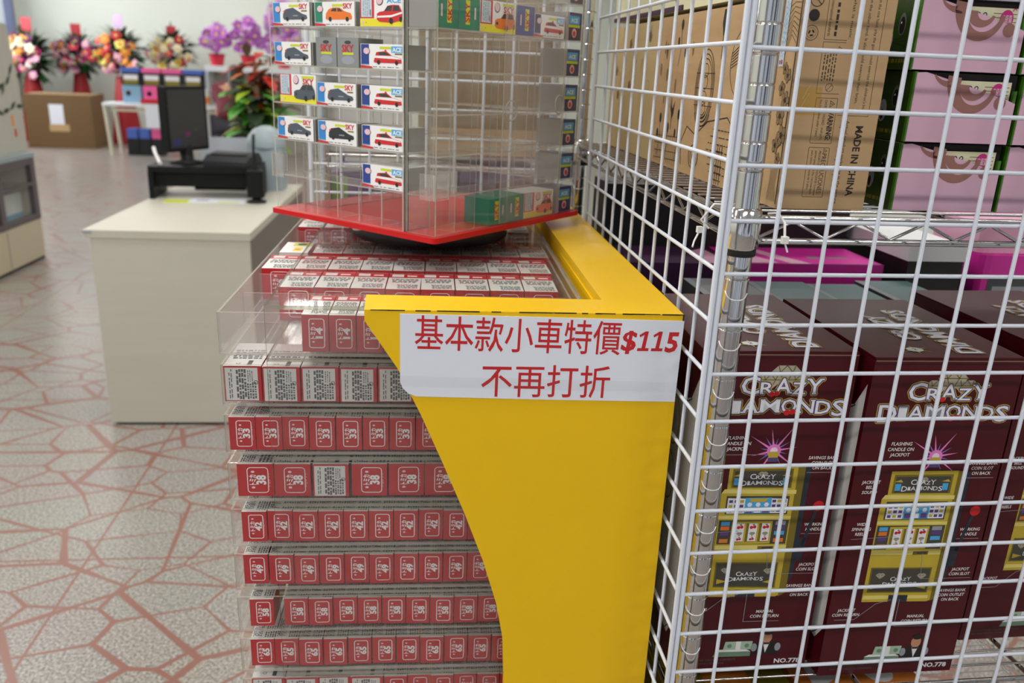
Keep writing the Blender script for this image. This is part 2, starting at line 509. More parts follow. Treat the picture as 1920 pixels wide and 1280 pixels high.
# ------------------------------------------------------------------ yellow stand, drawer unit, toy boxes
TH = R(-1.5); CO = Vector((.272, .788, 0))
cex = Vector((math.cos(TH), math.sin(TH), 0)); cey = Vector((-math.sin(TH), math.cos(TH), 0))
def CW(u, v, z=0.): return CO + cex * u + cey * v + Vector((0, 0, z))

stand = thing('display_cabinet', 'yellow painted wooden cabinet frame with a curved front board, holding the clear drawers', 'cabinet', CW(0, 0), TH)
edge = [(-.3212, 1.128), (-.2896, 1.079), (-.2652, 1.027), (-.2425, .9733), (-.2188, .9148), (-.1968, .8549), (-.1802, .7994), (-.1705, .7491), (-.1672, .69), (-.166, .45), (-.166, 0)]
mb = MB(); mb.prism(edge + [(0, 0), (0, 1.128)], 1, 0, .016, 'yellow_paint'); mb.build('front_board', stand)
mb = MB()
top = [(-.3218, 0), (0, 0), (-.013, .70), (-.43, .70), (-.43, .657), (-.0815, .657), (-.0755, .0525), (-.3243, .0567)]
mb.prism(top, 2, 1.128, 1.140, 'yellow_paint')
g = random.Random(3)
for i in range(26):                                   # chipped, dark edges of the top board
    u = -.32 + .32 * g.random(); l = g.uniform(.003, .022)
    mb.box((u, -.0003, 1.1395 - g.uniform(0, .0005)), (min(0, u + l), .0004, 1.1402), 'black_wear')
mb.box((-.0012, .083, 1.1365), (.0004, .094, 1.1402), 'black_wear')
mb.box((-.0012, -.0004, 1.124), (.0004, .0005, 1.1402), 'black_wear')
mb.build('top_board', stand)
mb = MB(); mb.prism([(-.43, .658), (-.08, .658), (-.08, .70), (-.43, .70)], 2, 0, 1.128, 'yellow_paint'); mb.build('back_board', stand)
mb = MB(); mb.prism([(-.0775, .016), (0, .016), (-.013, .70), (-.0798, .70)], 2, 0, 1.128, 'yellow_paint')
mb.box((-.0004, .004, .79), (.0004, .010, .80), 'black_wear'); mb.build('side_board', stand)

# price sign
sign = MB()
F = Face(sign, (0, -.0012, 0), (1, 0, 0), (0, 0, 1))
outl = [(-.2869, 1.1366), (-.2869, 1.0652), (-.2845, 1.0585), (-.279, 1.0525), (-.2708, 1.0490), (-.13, 1.0462), (-.0004, 1.0449), (.0006, 1.1334), (-.14, 1.1352)]
sign.prism(outl, 1, -.0009, -.0002, 'paper')
so = sign.build('price_sign', loc=CW(0, 0), rz=TH)
tag(so, 'white paper price sign with red lettering taped to the yellow front board', 'sign')
F0 = MB(); F = Face(F0, (0, -.0009, 0), (1, 0, 0), (0, 0, 1))
for q, (ox, oz) in enumerate(((-.00012, -.00018), (.00012, -.00018), (.00012, .00018), (-.00012, .00018))): F.text('基本款小車特價', -.2722 + ox, 1.1027 + oz, .0272, 'print_red', 1 + .25 * q, width=.2085, rot=-.9)
for q in (-1, 0, 1): F.text('$', -.0628 + .0006 * q, 1.1013, .0210, 'print_red', 1 + .2 * q, width=.0140, bold=.012, shear=.12)
for x in (-.0460, -.0315):
    y = 1.1008
    F.poly([(x, y), (x + .0118, y), (x + .0123, y + .0032), (x + .0005, y + .0032)], 'print_red', 1)
    F.poly([(x + .0045, y + .003), (x + .0085, y + .003), (x + .0108, y + .0212), (x + .0072, y + .0212)], 'print_red', 1)
    F.poly([(x + .0074, y + .0212), (x + .0014, y + .0172), (x + .0022, y + .0148), (x + .0070, y + .0176)], 'print_red', 1)
F.text('5', -.0172, 1.1006, .0205, 'print_red', 1, width=.0128, bold=.032, shear=.10)
for q, (ox, oz) in enumerate(((-.00012, -.00018), (.00012, -.00018), (.00012, .00018), (-.00012, .00018))): F.text('不再打折', -.2045 + ox, 1.0527 + oz, .0268, 'print_red', 1 + .25 * q, width=.1330, rot=-.4)
F0.build('lettering', so)
F0 = MB(); F = Face(F0, (0, -.0013, 0), (1, 0, 0), (0, 0, 1))
F.poly([(-.287, 1.0600), (-.2868, 1.0715), (.0006, 1.0668), (.0006, 1.0552)], 'tape', 1)
F0.build('clear_tape', so)

# the clear drawer unit
def sheet(mb, lo, hi, face='acrylic', rim='acrylic_rim'):
    d = [hi[i] - lo[i] for i in range(3)]; k = d.index(min(d)); n = 'xyz'[k]
    mb.box(lo, hi, rim, **{n + '0': face, n + '1': face})
PITCH = .0578
def zb(n): return 1.0739 if n == 0 else 1.0160 - PITCH * (n - 1)
unit = thing('drawer_unit', 'clear acrylic drawer cabinet stacked with small toy car boxes, beside the yellow board', 'drawer cabinet', CW(0, 0), TH)
U0, U1, V0, V1, ZT = -.4295, -.088, .0535, .655, 1.1276
NR = 12
mb = MB(); sheet(mb, (U0, V0, .30), (U1, V0 + .003, ZT - .0045), rim='acrylic_edge'); mb.build('front_wall', unit)
mb = MB(); sheet(mb, (U0, V1 - .003, .30), (U1, V1, ZT - .0045)); mb.build('back_wall', unit)
mb = MB(); sheet(mb, (U1 - .003, V0, .30), (U1, V1, ZT - .0045)); mb.build('side_wall', unit)
mb = MB(); sheet(mb, (U0, V0, ZT - .0045), (U1, V1, ZT), rim='acrylic_edge'); mb.build('top_panel', unit)
for n in range(NR):
    mb = MB(); z = zb(n) - .0095
    sheet(mb, (U0, V0 + .003, z), (U1 - .003, V1 - .003, z + .004), rim='acrylic_edge'); mb.build('shelf', unit)
mb = MB(); mb.box((U0 + .01, V0 + .01, 0), (U1, V1, .30), 'yellow_paint'); mb.build('plinth', unit)
for n in range(NR):
    z = zb(n); mb = MB(); a, b_, c, d = -.4790, U1 - .006, V0 + .0045, V1 - .006
    t = .0025; h = .0440
    f = 'acrylic_scuff_glare' if n == 0 else 'acrylic'
    sheet(mb, (a, c, z - .0035), (b_, d, z - .0008), f)
    sheet(mb, (a, c, z - .0008), (b_, c + t, z + h), f)
    sheet(mb, (a, d - t, z - .0008), (b_, d, z + h), f)
    sheet(mb, (a, c + t, z - .0008), (a + t, d - t, z + h), f)
    sheet(mb, (b_ - t, c + t, z - .0008), (b_, d - t, z + h), f)
    if n == 0:
        for v in (.1665, .2585, .3585, .4555, .548):
            sheet(mb, (a + t, v, z), (b_ - t, v + .002, z + .036), f)
    mb.build('drawer', unit)

def katakana(F, x, y, h, mt): F.text('トミカ', x, y, h, mt, 1, rot=90, bold=.02, wscale=.8)
def red_box(num, w, h, d=.078, sub='スズキ ジムニー', top='label'):
    """box standing on its side; front end printed with a number, top with a label"""
    mb = MB(); g = .0004
    mb.box((g, 0, 0), (w - g, d, h), 'box_red', z1='off_white', z0='box_red_dark')
    F = Face(mb, (0, 0, 0), (1, 0, 0), (0, 0, 1))
    m = .16 * w
    F.rrect(m + .12 * w, .11 * h, w - m, h * .89, .09 * w, .0009, 'white')
    F.disc(m + .27 * w, h * .27, .05 * w, 'print_pale', 1, 10, ry=.035 * w)
    F.disc(m + .27 * w, h * .76, .05 * w, 'print_pale', 1, 10, ry=.035 * w)
    F.text('トミカ', m + .34 * w, h * .51, .150 * w, 'white', 1, width=.32 * h, align='c', rot=90, bold=.035)
    F.text(num, m + .61 * w, h * .51, .25 * w, 'white', 1, width=.30 * h, align='c', rot=90, bold=.04)
    F.text(sub, m + .735 * w, h * .30, .06 * w, 'print_pale', 1, width=.44 * h, rot=90)
    T = Face(mb, (0, 0, h), (1, 0, 0), (0, 1, 0))
    if top == 'label':
        T.rect(g, d * .72, w - g, d * .985, 'box_red')
        T.rect(w * .10, d * .77, w * .46, d * .93, 'off_white', 2); T.rect(w * .56, d * .80, w * .86, d * .88, 'print_pale', 2)
        T.scribble(w * .08, d * .40, w * .92, d * .66, 5, 'print_grey', 1, seed=int(num))
        T.scribble(w * .30, d * .05, w * .92, d * .30, 5, 'print_grey', 1, seed=len(num) + 4)
    else:
        T.scribble(w * .06, .06 * d, w * .45, .5 * d, 6, 'print_grey', 1, vert=True, seed=4)
        T.scribble(w * .55, .04 * d, w * .95, .35 * d, 4, 'print_grey', 1, vert=True, seed=9)
    return mb
def label_box(w, h, d=.078):
    mb = MB(); g = .0004
    mb.box((g, 0, 0), (w - g, d, h), 'box_red', z1='off_white')
    F = Face(mb, (0, 0, 0), (1, 0, 0), (0, 0, 1))
    F.rect(w * .05, h * .02, w * .90, h * .96, 'off_white')
    F.scribble(w * .13, h * .06, w * .24, h * .92, 2, 'print_grey', 2, vert=True, seed=3, fill=.45)
    F.scribble(w * .33, h * .05, w * .60, h * .92, 4, 'print_grey', 2, vert=True, seed=5, fill=.78)
    F.scribble(w * .60, h * .05, w * .86, h * .55, 4, 'print_grey', 2, vert=True, seed=8, fill=.7)
    F.scribble(w * .62, h * .55, w * .78, h * .90, 3, 'print_grey', 2, vert=True, seed=12, fill=.45)
    F.rrect(w * .80, h * .49, w * .885, h * .59, w * .03, .0006, 'kraft_ink', 2)
    T = Face(mb, (0, 0, h), (1, 0, 0), (0, 1, 0))
    T.rect(w * .04, 0, w * .96, .0012, 'box_red'); T.disc(w * .36, d * .12, w * .06, 'print_grey'); T.disc(w * .36, d * .12, w * .045, 'off_white', 2)
    T.rect(w * .60, d * .05, w * .72, d * .24, 'print_grey'); T.scribble(w * .08, d * .3, w * .9, d * .7, 5, 'print_grey', 1, seed=6)
    return mb

TOY = 'toy car boxes in the clear drawers'
def row_boxes(proto, n, starts, v, what, where, first=None):
    r = None
    for i, u in enumerate(starts):
        lab = what + ', ' + ORD[i] + ' from left ' + where
        p = CW(u, v + rnd.uniform(0, .0025), zb(n))
        if r is None:
            r = proto.build('toy_car_box', loc=p, rz=TH); tag(r, lab, 'toy car box', TOY)
        else: dup(r, p, TH + R(rnd.uniform(-.8, .8)), lab)
    return r
def run(u, w, n): return [u + w * i for i in range(n)]
SUB = ['スズキ ジムニー', '', 'アルファード', 'トヨタ', 'ロードスター', 'スイフト', 'クラウン', 'ハイエース']
VF = .0625
row_boxes(red_box('14', .0284, .0412), 0, run(-.3936, .0289, 10), VF, 'red toy car box printed 14', 'in the top clear drawer')
row_boxes(red_box('22', .0412, .0412), 0, run(-.4375, .0418, 8), .1755, 'red toy car box', 'just behind the boxes printed 14')
row_boxes(red_box('29', .0412, .0412), 0, run(-.4755, .0418, 9), .2695, 'red toy car box', 'in the top drawer\'s third row')
# fourth row: a white and lime box first, then red
mb = MB(); mb.box((0, 0, 0), (.039, .070, .0412), 'white', y0='off_white')
T = Face(mb, (0, 0, .0412), (1, 0, 0), (0, 1, 0))
T.rect(.012, .042, .038, .067, 'lime'); T.disc(.024, .055, .007, 'print_grey', 2); T.rect(.016, .008, .028, .036, 'petal_yellow'); T.disc(.022, .02, .004, 'petal_orange', 2)
o = mb.build('toy_car_box', loc=CW(-.4700, .3665, zb(0)), rz=TH)
tag(o, 'white and lime toy car box lying at the left edge of the top drawer', 'toy car box', TOY)
row_boxes(red_box('50', .0412, .0412), 0, run(-.4250, .0418, 8), .3665, 'red toy car box', 'in the top drawer\'s fourth row')
row_boxes(red_box('61', .0400, .0412), 0, run(-.4750, .0418, 9), .5570, 'red toy car box', 'in the top drawer\'s rearmost row')
row_boxes(label_box(.0405, .0400), 1, run(-.4784, .0411, 6), VF, 'white labelled toy car box', 'in the second drawer down')
NAMES = {2: 'third', 3: 'fourth', 4: 'fifth', 5: 'sixth', 6: 'seventh', 7: 'eighth', 8: 'ninth'}
row_boxes(red_box('33', .0287, .0392, sub='コルベット', top='t'), 2, [-.476, -.4475] + run(-.4190, .0293, 7), VF, 'red toy car box printed 33', 'in the third drawer')
r3 = [-.4710, -.4302, -.3447, -.3030, -.2620, -.2210]
row_boxes(red_box('38', .0405, .0398, sub='トヨタ ノア', top='t'), 3, r3, VF, 'red toy car box printed 38', 'of its number, fourth drawer')
mb = label_box(.0405, .0398)
tag(mb.build('toy_car_box', loc=CW(-.3877, VF, zb(3)), rz=TH), 'toy car box turned with its white text label out, among the 38 boxes', 'toy car box', TOY)
row_boxes(red_box('42', .0284, .0385, sub='ハイエース', top='t'), 4, [-.4690, -.4405] + run(-.4118, .0286, 9), VF, 'red toy car box printed 42', 'in the fifth drawer')
row_boxes(red_box('49', .0284, .0388, sub='スバル レヴォーグ', top='t'), 5, [-.4709, -.4414] + run(-.4123, .0288, 10), VF, 'red toy car box printed 49', 'in the sixth drawer')
row_boxes(red_box('58', .0284, .0368, sub='アルファード', top='t'), 6, [-.4669] + run(-.4270, .0288, 10), VF, 'red toy car box printed 58', 'in the seventh drawer')
row_boxes(red_box('65', .0284, .0375, sub='トヨタ タンク', top='t'), 7, [-.4690, -.4405] + run(-.4116, .0292, 10), VF, 'red toy car box printed 65', 'in the eighth drawer')
row_boxes(label_box(.0400, .0385), 8, [-.4706, -.4300, -.3905, -.3510], VF, 'white labelled toy car box', 'in the lowest drawer shown')
row_boxes(red_box('72', .0284, .0385, top='t'), 8, run(-.3100, .0288, 6), VF, 'red toy car box', 'beside the labelled ones, lowest drawer')

# ------------------------------------------------------------------ turning display stand
TD = TH + R(48.9); DO = CW(-.2544, .2385)
dx = Vector((math.cos(TD), math.sin(TD), 0)); dy = Vector((-math.sin(TD), math.cos(TD), 0))
def DW(x, y, z): return DO + dx * x + dy * y + Vector((0, 0, z))
BX, BY, ZB, PI_, NK = .342, .318, 1.1640, .0497, 9
spin = thing('turning_display_stand', 'clear acrylic turning display stand on a red square base, on top of the drawers', 'display stand', DW(0, 0, 0), TD)
mb = MB(); mb.rbox((0, 0, ZB - .007), (BX, BY, ZB), .006, 'base_red'); mb.build('base_plate', spin)
mb = MB(); mb.lathe([(.115, ZT + .0003), (.118, ZT + .003), (.118, ZB - .0105), (.112, ZB - .0072)], 'black', 40, (.168, .158)); mb.build('turntable', spin)
for (x, y) in ((.03, .17), (.19, .03), (.31, .16), (.17, .29)):
    mb = MB(); mb.lathe([(.006, ZB - .016), (.0075, ZB - .0125), (.0075, ZB - .0072)], 'white', 12, (x, y)); mb.build('bumper', spin)
T_ = .0027; DP = .051
# each case: corner (x,y), length along axis, which axis, outward side
CASES = [('A', .007, .0595, 'y', .2525), ('B', .007, .007, 'x', .281), ('C', .288, .007, 'y', .252), ('D', .0600, .2610, 'x', .277)]
def case(x, y, ax, ln, cells, outer):
    zt = ZB + PI_ * NK
    lx, ly = (DP, ln) if ax == 'y' else (ln, DP)
    mb = MB()
    if ax == 'y':
        sheet(mb, (x, y, ZB), (x + lx, y + T_, zt)); (mb.box((x + .0005, y - .0004, ZB), (x + .0085, y - .0001, zt), 'acrylic_edge_shade') if x < .02 else 0); sheet(mb, (x, y + ly - T_, ZB), (x + lx, y + ly, zt))  # added dark strip imitates the darkening seen through the end panel's edge
        bx = x + lx - T_ if outer < 0 else x
        sheet(mb, (bx, y + T_, ZB), (bx + T_, y + ly - T_, zt))
    else:
        sheet(mb, (x, y, ZB), (x + T_, y + ly, zt)); sheet(mb, (x + lx - T_, y, ZB), (x + lx, y + ly, zt))
        by = y + ly - T_ if outer < 0 else y
        sheet(mb, (x + T_, by, ZB), (x + lx - T_, by + T_, zt))
    c = mb.build('case', spin)
    for k in range(NK + 1):
        mb = MB(); z = ZB + PI_ * k
        if ax == 'y': sheet(mb, (x, y + T_, z - .0012), (x + lx - T_, y + ly - T_, z + .0008)) if outer < 0 else sheet(mb, (x + T_, y + T_, z - .0012), (x + lx, y + ly - T_, z + .0008))
        else: sheet(mb, (x + T_, y, z - .0012), (x + lx - T_, y + ly - T_, z + .0008)) if outer < 0 else sheet(mb, (x + T_, y + T_, z - .0012), (x + lx - T_, y + ly, z + .0008))
        mb.build('shelf', c)
    for (k, f) in cells:
        z0, z1 = ZB + PI_ * k + .001, ZB + PI_ * (k + 1) - .0014
        mb = MB()
        p = f * ln
        if ax == 'y': sheet(mb, (x + .003, y + p, z0), (x + lx - .004, y + p + .0016, z1))
        else: sheet(mb, (x + p, y + .003, z0), (x + p + .0016, y + ly - .004, z1))
        mb.build('divider', c)
    return c
six = [1 / 6, 2 / 6, 3 / 6, 4 / 6, 5 / 6]
A = case(.007, .0595, 'y', .2525, [(0, f) for f in six] + [(1, f) for f in six[2:]] + [(k, f) for k in (2, 3, 4, 5) for f in (.338, .665)] + [(6, f) for f in six], -1)
Bc = case(.007, .007, 'x', .281, [(k, f) for k in (1, 2, 3, 4, 6, 7) for f in (.15, .30, .45, .60, .80)] + [(0, f) for f in (.15, .295)] + [(0, .44)], -1)
case(.288, .007, 'y', .252, [(k, .26) for k in range(8)], -1)
case(.060, .2610, 'x', .277, [(k, f) for k in (0, 2, 4, 6) for f in (.25, .5, .75)], 1)
mb = MB()
for i in range(24):
    a0, a1 = 2 * math.pi * i / 24, 2 * math.pi * (i + 1) / 24
mb.tube([(.1585 + .013 * math.cos(2 * math.pi * i / 24), .0052, ZB + .1530 + .013 * math.sin(2 * math.pi * i / 24)) for i in range(25)], .0011, 'acrylic_rim', 6)
mb.build('finger_ring', Bc)
mb = MB(); sheet(mb, (.140, .0042, ZB + .002), (.2875, .0062, ZB + PI_ * NK), 'acrylic_scuff_glare'); mb.build('door', Bc)  # haze of this sheet stands in for the grey reflection in the door
mb = MB(); sheet(mb, (.009, .0062, ZB + .002), (.158, .0078, ZB + PI_ * NK)); mb.build('door', Bc)
mb = MB()
mb.tube([(.2750 + .011 * math.cos(2 * math.pi * i / 24), .0052, ZB + .1600 + .013 * math.sin(2 * math.pi * i / 24)) for i in range(25)], .0011, 'acrylic_rim', 6)
mb.build('finger_ring', Bc)
def corner_clip(x, y, sx, sy):
    mb = MB(); z0, z1 = ZB + .046, ZB + .078; l = .024
    sheet(mb, (min(x, x + sx * l), y - .002, z0), (max(x, x + sx * l), y, z1), 'acrylic_scuff_glare')
    sheet(mb, (x - .002, min(y, y + sy * l), z0), (x, max(y, y + sy * l), z1), 'acrylic_scuff_glare')
    mb.tube([(x - .001, y - .001, z0), (x - .001, y - .001, z1)], .0022, 'acrylic_rim', 6)
    mb.build('corner_clip', spin)
corner_clip(.0058, .0058, 1, 1)
corner_clip(.0058, .3150, 1, -1)
corner_clip(.3412, .0058, -1, 1)

# toy boxes shown in the stand
LL, HH, DD = .0745, .0292, .0400
def side_car(F, x, y, w, h, style, k=2):
    if style == 'fire':
        F.poly([(x, y + .22 * h), (x + .04 * w, y + .50 * h), (x + .10 * w, y + .88 * h), (x + .45 * w, y + .98 * h), (x + .66 * w, y + .66 * h), (x + .97 * w, y + .50 * h), (x + w, y + .20 * h), (x + .97 * w, y + .14 * h), (x + .03 * w, y + .14 * h)], 'car_red', k)
        F.poly([(x + .04 * w, y + .48 * h), (x + .06 * w, y + .64 * h), (x + .66 * w, y + .64 * h), (x + .97 * w, y + .48 * h), (x + .97 * w, y + .42 * h)], 'white', k + 1)
        F.poly([(x + .22 * w, y + .68 * h), (x + .16 * w, y + .88 * h), (x + .44 * w, y + .90 * h), (x + .60 * w, y + .68 * h)], 'car_window', k + 1)
        F.rect(x + .40 * w, y + .95 * h, x + .46 * w, y + 1.06 * h, 'car_red', k + 1)
        wh = 'car_red'
    else:
        c = {'grey': 'car_grey', 'black': 'car_black', 'orange': 'car_orange'}[style]
        if style == 'orange':
            o = [(0, .20), (.02, .55), (.12, .85), (.30, .98), (.55, .97), (.72, .72), (.95, .58), (1, .35), (.98, .16), (.04, .14)]
        else:
            o = [(0, .25), (.01, .55), (.10, .86), (.42, .99), (.60, .78), (.80, .55), (.97, .45), (1, .25), (.95, .16), (.05, .12)]
        F.poly([(x + a * w, y + b_ * h) for a, b_ in o], c, k)
        if style == 'orange':
            F.poly([(x + .20 * w, y + .72 * h), (x + .28 * w, y + .90 * h), (x + .42 * w, y + .92 * h), (x + .42 * w, y + .70 * h)], 'car_window', k + 1)
            F.poly([(x + .46 * w, y + .70 * h), (x + .46 * w, y + .92 * h), (x + .55 * w, y + .90 * h), (x + .66 * w, y + .70 * h)], 'car_window', k + 1)
        else:
            F.rect(x + .03 * w, y + .66 * h, x + .10 * w, y + .78 * h, 'car_red', k + 1)
            F.rect(x + .42 * w, y + .38 * h, x + .62 * w, y + .46 * h, 'steel_grey', k + 1)
    F.disc(x + .18 * w, y + .18 * h, .16 * h, 'tyre', k + 2); F.disc(x + .82 * w, y + .18 * h, .16 * h, 'tyre', k + 2)
def show_box(stripe, style):
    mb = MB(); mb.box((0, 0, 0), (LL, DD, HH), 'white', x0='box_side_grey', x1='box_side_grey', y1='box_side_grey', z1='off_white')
    F = Face(mb, (0, 0, 0), (1, 0, 0), (0, 0, 1))
    F.rect(.0008, .0038, LL * .20, HH * .985, stripe)
    F.rect(.0008, .0038, LL * .20, HH * .17, 'sky_blue' if stripe == 'stripe_blue' else 'toy_pale_blue', 2)
    F.disc(LL * .15, HH * .70, LL * .075, 'car_window', 3, ry=HH * .145); F.disc(LL * .143, HH * .71, LL * .072, 'logo_pink', 4, ry=HH * .13)
    F.poly([(-.0001, .0003), (LL * .29, .0003), (LL * .27, .0024), (-.0001, .0036)], 'car_red', 3)
    F.rect(LL * .45, HH * .80, LL * .72, HH * .90, 'lime')
    if style == 'fire':
        F.rect(LL * .72, HH * .66, LL * .985, HH * .92, 'sky_blue', 1)
        F.text('ACE', LL * .745, HH * .70, HH * .17, 'white', 2, width=LL * .21, bold=.03)
        F.rect(LL * .80, HH * .58, LL * .97, HH * .64, 'gold_dark', 1)
        side_car(F, LL * .31, HH * .16, LL * .65, HH * .58, style)
    else:
        F.text('SKY', LL * .72, HH * .72, HH * .21, 'car_red', 2, width=LL * .225, bold=.03)
        if style != 'orange': F.rect(LL * .78, HH * .60, LL * .93, HH * .66, 'gold_dark', 1)
        side_car(F, LL * .28, HH * .18, LL * .66, HH * .60, style)
    F.scribble(LL * .28, HH * .045, LL * .95, HH * .10, 1, 'print_grey', 1, fill=.5)
    return mb
def back_box(style, hh=.0375):
    mb = MB(); mb.box((0, 0, 0), (LL, DD, hh), 'white', z1='off_white')
    F = Face(mb, (0, 0, 0), (1, 0, 0), (0, 0, 1))
    F.rect(0, 0, LL, hh * .24, 'yellow_print')
    F.text('8', LL * .04, hh * .05, hh * .13, 'logo_pink', 2, bold=.03); F.text('+', LL * .13, hh * .08, hh * .08, 'print_grey', 2)
    F.rect(.0002, hh * .25, LL * .33, hh * .995, 'car_red'); F.rect(.0022, hh * .29, LL * .28, hh * .97, 'label_blue', 2)
    F.scribble(LL * .06, hh * .32, LL * .24, hh * .93, 4, 'steel_grey', 3, vert=True, seed=5, fill=.4)
    F.rect(LL * .24, hh * .33, LL * .26, hh * .52, 'print_grey', 3)
    F.disc(LL * .46, hh * .80, LL * .08, 'car_window', 2); F.disc(LL * .455, hh * .81, LL * .07, 'logo_pink', 3)
    F.rect(LL * .62, hh * .86, LL * .95, hh * .95, 'lime' if style != 'fire' else 'sky_blue', 2)
    if style == 'fire': F.text('ACE', LL * .62, hh * .72, hh * .16, 'sky_blue', 2, width=LL * .32, bold=.03)
    else: F.text('SKY', LL * .64, hh * .66, hh * .19, 'car_red', 2, width=LL * .30, bold=.03)
    c = {'fire': 'car_red', 'grey': 'car_grey', 'orange': 'car_orange'}[style]
    x0, y0, w_, h_ = LL * .40, hh * .10, LL * .58, hh * .56
    F.poly([(x0 + a * w_, y0 + b_ * h_) for a, b_ in ((0, .2), (0, .52), (.10, .62), (.28, .66), (.42, .95), (.62, 1.0), (.86, .98), (.97, .66), (1, .35), (.97, .16), (.58, .02), (.10, .08))], c, 4)
    F.poly([(x0 + a * w_, y0 + b_ * h_) for a, b_ in ((.28, .66), (.42, .92), (.60, .96), (.56, .66))], 'car_window', 5)
    F.poly([(x0 + a * w_, y0 + b_ * h_) for a, b_ in ((.62, .66), (.66, .95), (.84, .93), (.92, .66))], 'car_window', 5)
    if style == 'fire': F.poly([(x0 + a * w_, y0 + b_ * h_) for a, b_ in ((.02, .30), (.02, .40), (.56, .44), (.99, .62), (.99, .52), (.56, .32))], 'white', 5)
    else: F.disc(x0 + .10 * w_, y0 + .36 * h_, .06 * w_, 'car_window', 5, ry=.09 * h_)
    F.disc(x0 + .56 * w_, y0 + .13 * h_, .075 * w_, 'tyre', 6, ry=.17 * h_); F.disc(x0 + .93 * w_, y0 + .22 * h_, .05 * w_, 'tyre', 6, ry=.15 * h_)
    return mb
def end_box(c, hh=.0375, style=''):
    """stood so that its end shows"""
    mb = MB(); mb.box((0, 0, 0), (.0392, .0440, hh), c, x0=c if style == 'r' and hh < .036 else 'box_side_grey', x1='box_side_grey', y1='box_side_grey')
    F = Face(mb, (0, 0, 0), (1, 0, 0), (0, 0, 1))
    if style == 'blue':
        F.rect(.006, hh * .58, .0335, hh * .88, 'sky_blue'); F.text('ACE', .010, hh * .65, hh * .14, 'white', 2, width=.018, bold=.03)
        F.rect(.005, hh * .46, .0345, hh * .56, 'lime'); F.disc(.0200, hh * .26, .0062, 'logo_pink'); F.disc(.0200, hh * .24, .004, 'car_red', 2)
    elif style == 'grey':
        F.text('SKY', .0196, hh * .52, hh * .24, 'print_red', 2, width=.022, align='c', bold=.03); F.rect(.010, hh * .42, .030, hh * .50, 'lime')
        F.disc(.0196, hh * .24, .0120, 'steel_grey', 1, ry=hh * .15); F.disc(.0196, hh * .84, .0060, 'car_window', 1, ry=hh * .06)
    else:
        f = 1 if style == 'l' else -1; q = .0196
        F.rect(q - f * .0010 - .0042 + f * .004, hh * .16, q + f * .0032 + .0042, hh * .90, 'lime')
        F.text('SKY', q + f * .004 + .0042, hh * .53, .0085, 'car_red', 2, width=hh * .62, align='c', rot=90, bold=.03)
        F.rect(q - f * .0125, hh * .34, q - f * .0095, hh * .70, 'logo_pink', 2)
    return mb
SHOW = 'toy car boxes in the turning stand'
RA = TD - R(90)
def on_a(mb, slot, k, lab, off=0.):   # left face: image-left is the larger y
    o = mb.build('toy_car_box', loc=DW(.0095, .0595 + slot + off, ZB + PI_ * k + .001), rz=RA); return tag(o, lab, 'toy car box', SHOW)
def on_b(mb, x, k, lab):
    o = mb.build('toy_car_box', loc=DW(x, .0095, ZB + PI_ * k + .001), rz=TD); return tag(o, lab, 'toy car box', SHOW)
S1, S2, S3 = .0770, .1615, .2460      # right ends of the three columns
bb = show_box('stripe_blue', 'grey'); bk = show_box('stripe_blue', 'black'); bf = show_box('stripe_navy', 'fire'); bo = show_box('stripe_green', 'orange')
f0 = on_a(bf, S1, 1, 'boxed red and white toy car, lowest on the left face of the turning stand')
for k, t in ((2, 'boxed red and white toy car beside a boxed black one, second row up with cars'), (3, 'boxed red and white toy car right of the grey-car boxes, third row up with cars'), (4, 'boxed red and white toy car in the row with the two grey ends')):
    dup(f0, DW(.0095, .0595 + S1, ZB + PI_ * k + .001), RA, t)
g0 = on_a(bb, S3, 2, 'boxed grey toy car with blue stripe, lower left of the stand, beside the black one')
dup(g0, DW(.0095, .0595 + S3, ZB + PI_ * 4 + .001), RA, 'boxed grey toy car with blue stripe, left of the two grey box ends')
dup(g0, DW(.0095, .0595 + S3, ZB + PI_ * 5 + .001), RA, 'boxed grey toy car with blue stripe, left of the boxed orange car')
dup(g0, DW(.0095, .0595 + S2, ZB + PI_ * 3 + .001), RA, 'boxed grey toy car with blue stripe, between a tall grey-car box and a red-and-white one')
on_a(bk, S2, 2, 'boxed black toy car with blue stripe, lower middle of the left face')
on_a(bo, S2, 5, 'boxed orange toy car with green stripe, in the top row of the left face')
on_a(back_box('grey'), S3 - .008, 3, 'taller box with yellow foot and grey toy car, at the left edge of the stand')
on_a(back_box('fire'), S1, 5, 'taller box with yellow foot and red toy car, beside the boxed orange car')
ge = end_box('grey_end', .036, 'grey')
e0 = on_a(ge, .1610, 4, 'dull grey box end with red and lime print, the left of a pair'); dup(e0, DW(.0095, .0595 + .1200, ZB + PI_ * 4 + .001), RA, 'dull grey box end with red and lime print, the right of a pair')
on_b(end_box('stripe_green', .0375, 'l'), .0098, 5, 'green toy box end with lime band, left of a pair in the top row')
on_b(end_box('stripe_green', .0375, 'r'), .0505, 5, 'green toy box end with lime band, touching the tall orange-car box above')
on_b(back_box('orange'), .0915, 5, 'taller box with yellow foot and orange toy car, in the top row')
on_b(end_box('stripe_navy', .0365, 'l'), .1690, 5, 'navy toy box end between the orange-car box and a small red-and-white car box')
on_b(show_box('deep_navy', 'fire'), .2095, 5, 'boxed red and white toy car on the right face of the stand')
on_b(end_box('stripe_green', .0355, 'r'), .1225, 0, 'green toy box end low on the stand, left of another green end')
on_b(end_box('stripe_green', .0365, 'l'), .1640, 0, 'green toy box end low on the stand, touching the orange-car box')
on_b(back_box('orange', .0365), .2040, 0, 'taller box with yellow foot and orange toy car, at the foot of the stand')
eb = end_box('deep_navy', .0375, 'blue'); ep = end_box('plum', .0375, 'blue')
c0 = None
